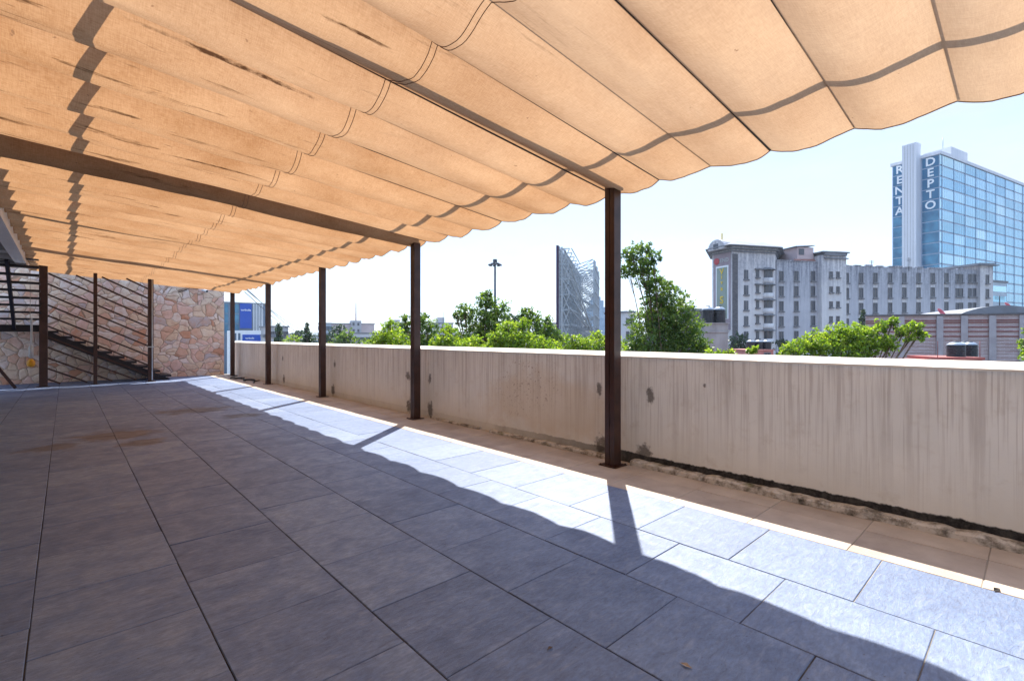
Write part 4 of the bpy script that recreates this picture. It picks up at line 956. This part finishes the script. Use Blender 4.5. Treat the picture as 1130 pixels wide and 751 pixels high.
# far mass of the city and hills
g = MB(); r2 = random.Random(5)
for i in range(900):
    d = r2.uniform(260, 1500); px = r2.uniform(150, 1500); x, y = wxy(px, d); zt = r2.uniform(-6, 2.5)+(d/1500)*r2.uniform(0, 9)
    a = r2.uniform(5, 14); b_ = r2.uniform(5, 14); g.box((x-a, y-b_, GZ), (x+a, y+b_, zt), r2.randrange(4))
o = g.build('distant_city', [M['grey_wall'], M['whitish'], M['pinkish'], M['concrete']]); o['kind'] = 'stuff'; tag(o, 'far off jumble of low city roofs along the horizon', 'city')
M['hill'] = basic('wooded_hills', (.07, .09, .07), (.045, .065, .055), .004, .95, 0, 0)
V = []; n = 160
for i in range(n+1):
    px = -200+2000*i/n; d = 2600
    hgt = 15+34*max(0, mnoise.noise(Vector((i*.07, 1.7, 0)))+.35)+6*mnoise.noise(Vector((i*.3, 4, 0)))
    x, y = wxy(px, d*.86); V.append((x, y, GZ)); x, y = wxy(px, d); V.append((x, y, hgt)); x, y = wxy(px, d*1.3); V.append((x, y, GZ))
F = []
for i in range(n):
    for q in range(2): F.append((i*3+q, (i+1)*3+q, (i+1)*3+q+1, i*3+q+1))
g = MB(); g.add(V, F, 0, True); structure(g.build('hills', M['hill']))

# ---------- trees
def leaf_cloud(pts_c, n_per, lsize, rr, droop=.5, seed=0):
    """many leaf-shaped folded faces scattered through clumps; returns verts, faces, tint"""
    r = np.random.default_rng(seed); V = []; F = []; T = []
    P = []; Tt = []
    for (c, rad, n) in pts_c:
        ns = max(2, n//11)
        # twigs: short curved shoots carrying leaves
        dirs = r.normal(size=(ns, 3)); dirs /= np.linalg.norm(dirs, axis=1)[:, None]
        rad_ = rad*(.25+.85*r.random(ns)**.7)*np.where(r.random(ns) < .13, 1.0+.55*r.random(ns), 1.0)
        tips = np.array(c)+dirs*rad_[:, None]*np.array([1, 1, .9])
        tw = r.random(ns)
        for i in range(ns):
            m = 11; t = r.random(m)
            sh = np.array([dirs[i][0], dirs[i][1], dirs[i][2]*.4-.35*droop])*rad*.42
            q = tips[i]+sh*t[:, None]+r.normal(size=(m, 3))*rad*.055
            P.append(q); Tt.append(np.clip(.10+.45*tw[i]+.4*r.random(m)+.2*dirs[i][2], 0, 1))
    P = np.concatenate(P); Tt = np.concatenate(Tt); N = len(P)
    ax = r.normal(size=(N, 3)); ax[:, 2] -= droop*1.1; ax /= np.linalg.norm(ax, axis=1)[:, None]
    up = r.normal(size=(N, 3)); sd_ = np.cross(ax, up); sd_ /= np.linalg.norm(sd_, axis=1)[:, None]; nn = np.cross(sd_, ax)
    L_ = lsize*(.55+.7*r.random(N))[:, None]; wd = L_*.27
    v0 = P; v1 = P+ax*L_*.45+sd_*wd+nn*wd*.35; v2 = P+ax*L_; v3 = P+ax*L_*.45-sd_*wd+nn*wd*.35
    V = np.stack([v0, v1, v2, v3], 1).reshape(-1, 3)
    idx = np.arange(N)*4
    F = np.stack([idx, idx+1, idx+2, idx, idx+2, idx+3], 1).reshape(-1, 3)
    return V, F, np.repeat(Tt, 2)
def leaf_mesh(name, V, F, T, mat_, parent):
    me = bpy.data.meshes.new(name); me.vertices.add(len(V)); me.vertices.foreach_set('co', V.astype(np.float32).ravel())
    me.loops.add(len(F)*3); me.loops.foreach_set('vertex_index', F.astype(np.int32).ravel())
    me.polygons.add(len(F)); me.polygons.foreach_set('loop_start', np.arange(len(F), dtype=np.int32)*3)
    me.update(); me.materials.append(mat_)
    a = me.attributes.new('tint', 'FLOAT', 'FACE'); a.data.foreach_set('value', T.astype(np.float32))
    o = bpy.data.objects.new(name, me); COL.objects.link(o); o.parent = parent; return o
def tree(name, label, base_px, d, blobs, mat_, lsize=.10, dens=1.0, seed=0, droop=.5, group=None, tr=.16):
    """blobs: (px, py, radius px, depth offset) - clumps standing at distance d"""
    bx, by = wxy(base_px, d); t = thing(name, label, 'tree', (bx, by, GZ), 0, group)
    r = random.Random(seed); cl = []
    for (px, py, rp_, dd) in blobs:
        c = W(px, py, d+dd); rad = 1.05*rp_/FPX*(d+dd)
        cl.append((c-Vector((bx, by, GZ)), rad, int(dens*620*(rp_/10)**1.85*(1 if lsize < .2 else .7))+40))
    V, F, T = leaf_cloud([((c.x, c.y, c.z), rad, n) for c, rad, n in cl], 0, lsize, 1, droop, seed)
    crown = leaf_mesh('crown', V, F, T, mat_, t)
    zc_ = min(c.z for c, _, _ in cl); H = max(c.z for c, _, _ in cl)
    g = MB(); sp = Vector((.0, 0, max(2.5, zc_*.72)))
    wob = [Vector((r.uniform(-.15, .15), r.uniform(-.15, .15), 0)) for _ in range(5)]
    tp = [Vector((0, 0, sp.z*i/4))+(wob[i] if i else Vector()) for i in range(5)]
    g.tube(tp, [tr*1.3, tr*1.05, tr*.95, tr*.85, tr*.75], 9); g.build('trunk', M['bark'], t)
    for (c, rad, n) in cl:
        g = MB(); mid = tp[-1].lerp(c, .5)+Vector((r.uniform(-.2, .2), r.uniform(-.2, .2), .25)); end = c+Vector((0, 0, rad*.4))
        g.tube([tp[-1], mid, c, end], [tr*.24, tr*.12, tr*.06, tr*.02], 6)
        for q in range(5):
            e = c+Vector((r.uniform(-1, 1), r.uniform(-1, 1), r.uniform(-.6, 1)))*rad*.9; g.tube([mid.lerp(c, r.uniform(.4, 1)), c.lerp(e, .5)+Vector((0, 0, rad*.1)), e], [tr*.06, tr*.04, tr*.015], 4)
        g.build('limb', M['bark'], t)
    return t
G, Bt, Dk = M['leaf_green'], M['leaf_bright'], M['leaf_dark']
grp = 'leafy trees just beyond the parapet'
tree('ficus_tree', 'small yellow green tree between the third and fourth posts', 428, 15, [(421, 372, 9, 0), (432, 364, 9, .3), (437, 374, 10, -.3), (415, 381, 10, .4), (444, 384, 10, 0), (428, 386, 12, .2), (430, 356, 4, 0)], Bt, .09, 1.2, 21, .6, grp)
tree('ficus_tree', 'dark green tree standing behind the fourth post', 465, 17, [(447, 360, 7, 0), (450, 372, 9, .3), (464, 352, 8, .2), (472, 358, 9, 0), (471, 370, 12, .3), (460, 381, 13, 0), (478, 380, 10, .2), (446, 350, 4, 0)], G, .092, 1.1, 22, .5, grp)
tree('ficus_tree', 'tall dark green ficus with bare twig tips below the floodlight mast', 535, 16, [(512, 341, 8, 0), (508, 350, 7, .4), (536, 332, 9, 0), (545, 342, 12, .3), (530, 350, 13, .2), (548, 358, 14, 0), (524, 366, 15, .5), (555, 372, 16, .2), (535, 378, 18, 0), (507, 376, 10, .5), (538, 324, 3.5, 0), (503, 347, 3, .2)], G, .092, 1.2, 23, .6, grp)
tree('ficus_tree', 'bright yellow green bushy tree in front of the tall dark ficus', 560, 13.5, [(488, 374, 9, 0), (495, 364, 7, .3), (500, 383, 12, .2), (520, 384, 13, 0), (548, 372, 9, -.2), (560, 362, 9, .2), (566, 374, 13, 0), (577, 357, 7, .2), (582, 378, 13, 0), (545, 386, 12, 0), (480, 386, 10, 0), (600, 384, 12, 0)], Bt, .082, 1.1, 24, .5, grp)
tree('ficus_tree', 'dark leafed tree to the left of the lattice billboard', 598, 17, [(582, 347, 8, 0), (590, 352, 9, .2), (600, 362, 12, 0), (608, 373, 12, .2), (592, 374, 14, 0), (618, 381, 11, .3), (580, 342, 4, 0), (606, 352, 4, 0)], G, .092, 1.15, 25, .6, grp)
tree('ficus_tree', 'low green tree under the lattice billboard beside the nearest post', 645, 14.5, [(632, 374, 7, 0), (640, 380, 10, .2), (650, 382, 11, 0), (662, 380, 11, .2), (637, 388, 10, 0), (676, 382, 12, 0), (660, 372, 7, .3), (622, 386, 10, 0)], Bt, .082, 1.0, 26, .5, grp)
tree('ficus_tree', 'tall leaning green ficus right of the nearest post', 735, 15.5, [(697, 278, 9, 0), (712, 274, 7, .2), (720, 283, 8, 0), (694, 296, 9, .1), (706, 292, 11, 0), (716, 306, 12, .2), (728, 318, 13, 0), (740, 330, 14, .2), (722, 330, 10, .4), (748, 345, 15, 0), (730, 350, 16, .3), (712, 352, 14, .5), (758, 362, 15, 0), (738, 370, 18, .2), (714, 374, 17, 0), (765, 378, 13, .2), (700, 384, 12, 0), (750, 386, 14, 0), (774, 386, 9, 0)], G, .092, 1.15, 27, .7, grp)
tree('ficus_tree', 'bright yellow green tree with long thin branch in front of the grey wing', 925, 13, [(880, 384, 10, 0), (893, 378, 11, .1), (908, 380, 13, 0), (922, 372, 13, .2), (936, 366, 12, 0), (948, 374, 14, .1), (930, 385, 15, 0), (952, 386, 12, 0), (962, 366, 8, .1), (972, 360, 6, .1), (982, 356, 5, .1), (1000, 362, 5, 0), (1010, 360, 6, 0), (1015, 368, 6, 0), (1004, 374, 4, 0), (975, 376, 8, 0), (982, 383, 6, 0), (870, 390, 8, 0), (986, 353, 4, .1), (994, 366, 5, 0)], Bt, .082, 1.1, 28, .5, grp)
tree('ficus_tree', 'small yellow green treetop below the concrete tank tower', 795, 12, [(783, 390, 5, 0), (795, 391, 5, .1), (806, 390, 5, 0), (829, 387, 4, 0), (832, 384, 3, 0)], Bt, .09, .9, 29, .5, grp)
tree('ficus_tree', 'yellow green twig of a tree at the right frame edge before the warehouse', 1150, 14, [(1134, 366, 4, 0), (1132, 378, 5, 0), (1136, 388, 6, 0), (1150, 390, 14, 0)], Bt, .082, .8, 30, .5, grp)
gf = 'distant trees of the city'
def cone_blobs(px, ytop, ybot, wmax, n=9):
    return [(px+random.uniform(-.15, .15)*wmax*t, ytop+(ybot-ytop)*t, max(1.2, wmax*(.18+.82*t)*.5), random.uniform(-.5, .5)) for t in np.linspace(.05, 1, n)]
tree('conifer_tree', 'dark conical tree before the grey villa', 308, 75, cone_blobs(307.5, 357, 378, 10), Dk, .34, 1.6, 41, .4, gf, .25)
tree('conifer_tree', 'slim dark cypress right of the grey villa', 339, 62, cone_blobs(338.5, 356, 379, 9), Dk, .30, 1.6, 42, .4, gf, .25)
tree('round_tree', 'low green shrubby tree between the two dark conifers', 322, 80, [(318, 376, 5, 0), (325, 373, 4, 0), (330, 376, 5, 0), (312, 379, 5, 0)], Bt, .35, 1.4, 43, .4, gf, .25)
tree('round_tree', 'dark blue green tree in front of the pink office', 372, 100, [(366, 372, 6, 0), (372, 366, 6, 0), (377, 362, 4, 0), (360, 376, 6, 0), (368, 379, 8, 0)], Dk, .42, 1.6, 44, .4, gf, .3)
tree('round_tree', 'olive green round tree in front of the pink office', 382, 80, [(377, 371, 6, 0), (384, 369, 6, 0), (380, 376, 8, 0), (372, 379, 7, 0), (389, 377, 6, 0), (402, 378, 5, 0)], G, .35, 1.6, 45, .4, gf, .3)
tree('round_tree', 'bluish green tree left of the slim cypress', 328, 120, [(332, 369, 6, 0), (346, 373, 5, 0), (326, 370, 4, 0), (340, 378, 8, 0)], Dk, .5, 1.5, 49, .4, gf, .3)
tree('round_tree', 'dark far treetop just right of the floodlight mast', 564, 60, [(561, 350, 6, 0), (565, 357, 6, 0), (573, 352, 5, 0), (574, 360, 6, 0), (567, 366, 8, 0)], Dk, .30, 1.6, 46, .4, gf, .3)
tree('round_tree', 'dark bushy tree at the foot of the flared grey tower', 815, 78, [(812, 376, 6, 0), (817, 373, 6, 0), (820, 380, 7, 0), (811, 385, 7, 0), (817, 389, 8, 0), (825, 386, 5, 0)], Dk, .34, 1.7, 47, .4, gf, .3)
tree('conifer_tree', 'small dark conical tree in front of the long grey wing', 953, 78, cone_blobs(953, 341, 366, 9), Dk, .34, 1.5, 48, .4, gf, .2)
tree('round_tree', 'dark shrubby tree at the foot of the grey wing beside its tower', 864, 84, [(862, 377, 5, 0), (866, 380, 5, 0), (862, 386, 6, 0)], Dk, .34, 1.5, 50, .4, gf, .2)

# ---------- overhead wires
for i, (a, b, lab) in enumerate((((262, 309, 26), (352, 381, 80), 'upper of the three overhead wires slanting across the sky at left'), ((266, 315, 26), (343, 367, 80), 'middle overhead wire slanting down across the sky at left'), ((270, 322, 26), (338, 372, 80), 'lower of the three overhead wires slanting across the sky at left'))):
    p, q = W(*a), W(*b); g = MB(); g.tube([p.lerp(q, t)-Vector((0, 0, .5*4*t*(1-t))) for t in np.linspace(0, 1, 12)], .022, 5)
    tag(g.build('overhead_wire', M['mast']), lab, 'wire', 'overhead wires at the left')
# ---------- haze
hz_b = MB(); hz_b.box((-3700, -3700, GZ-1), (3700, 3700, 150)); 
k = NT('haze_air'); pv_ = k.n('ShaderNodeVolumePrincipled'.replace('ShaderNode', '')); pv_.inputs['Color'].default_value = (.75, .85, 1.0, 1); pv_.inputs['Density'].default_value = HAZE; pv_.inputs['Anisotropy'].default_value = .2
k.t.links.new(pv_.outputs[0], k.out.inputs['Volume'])
if HAZE > 0:
    o = hz_b.build('haze', k.mat); o['kind'] = 'stuff'; tag(o, 'pale bluish haze over the far city', 'haze')
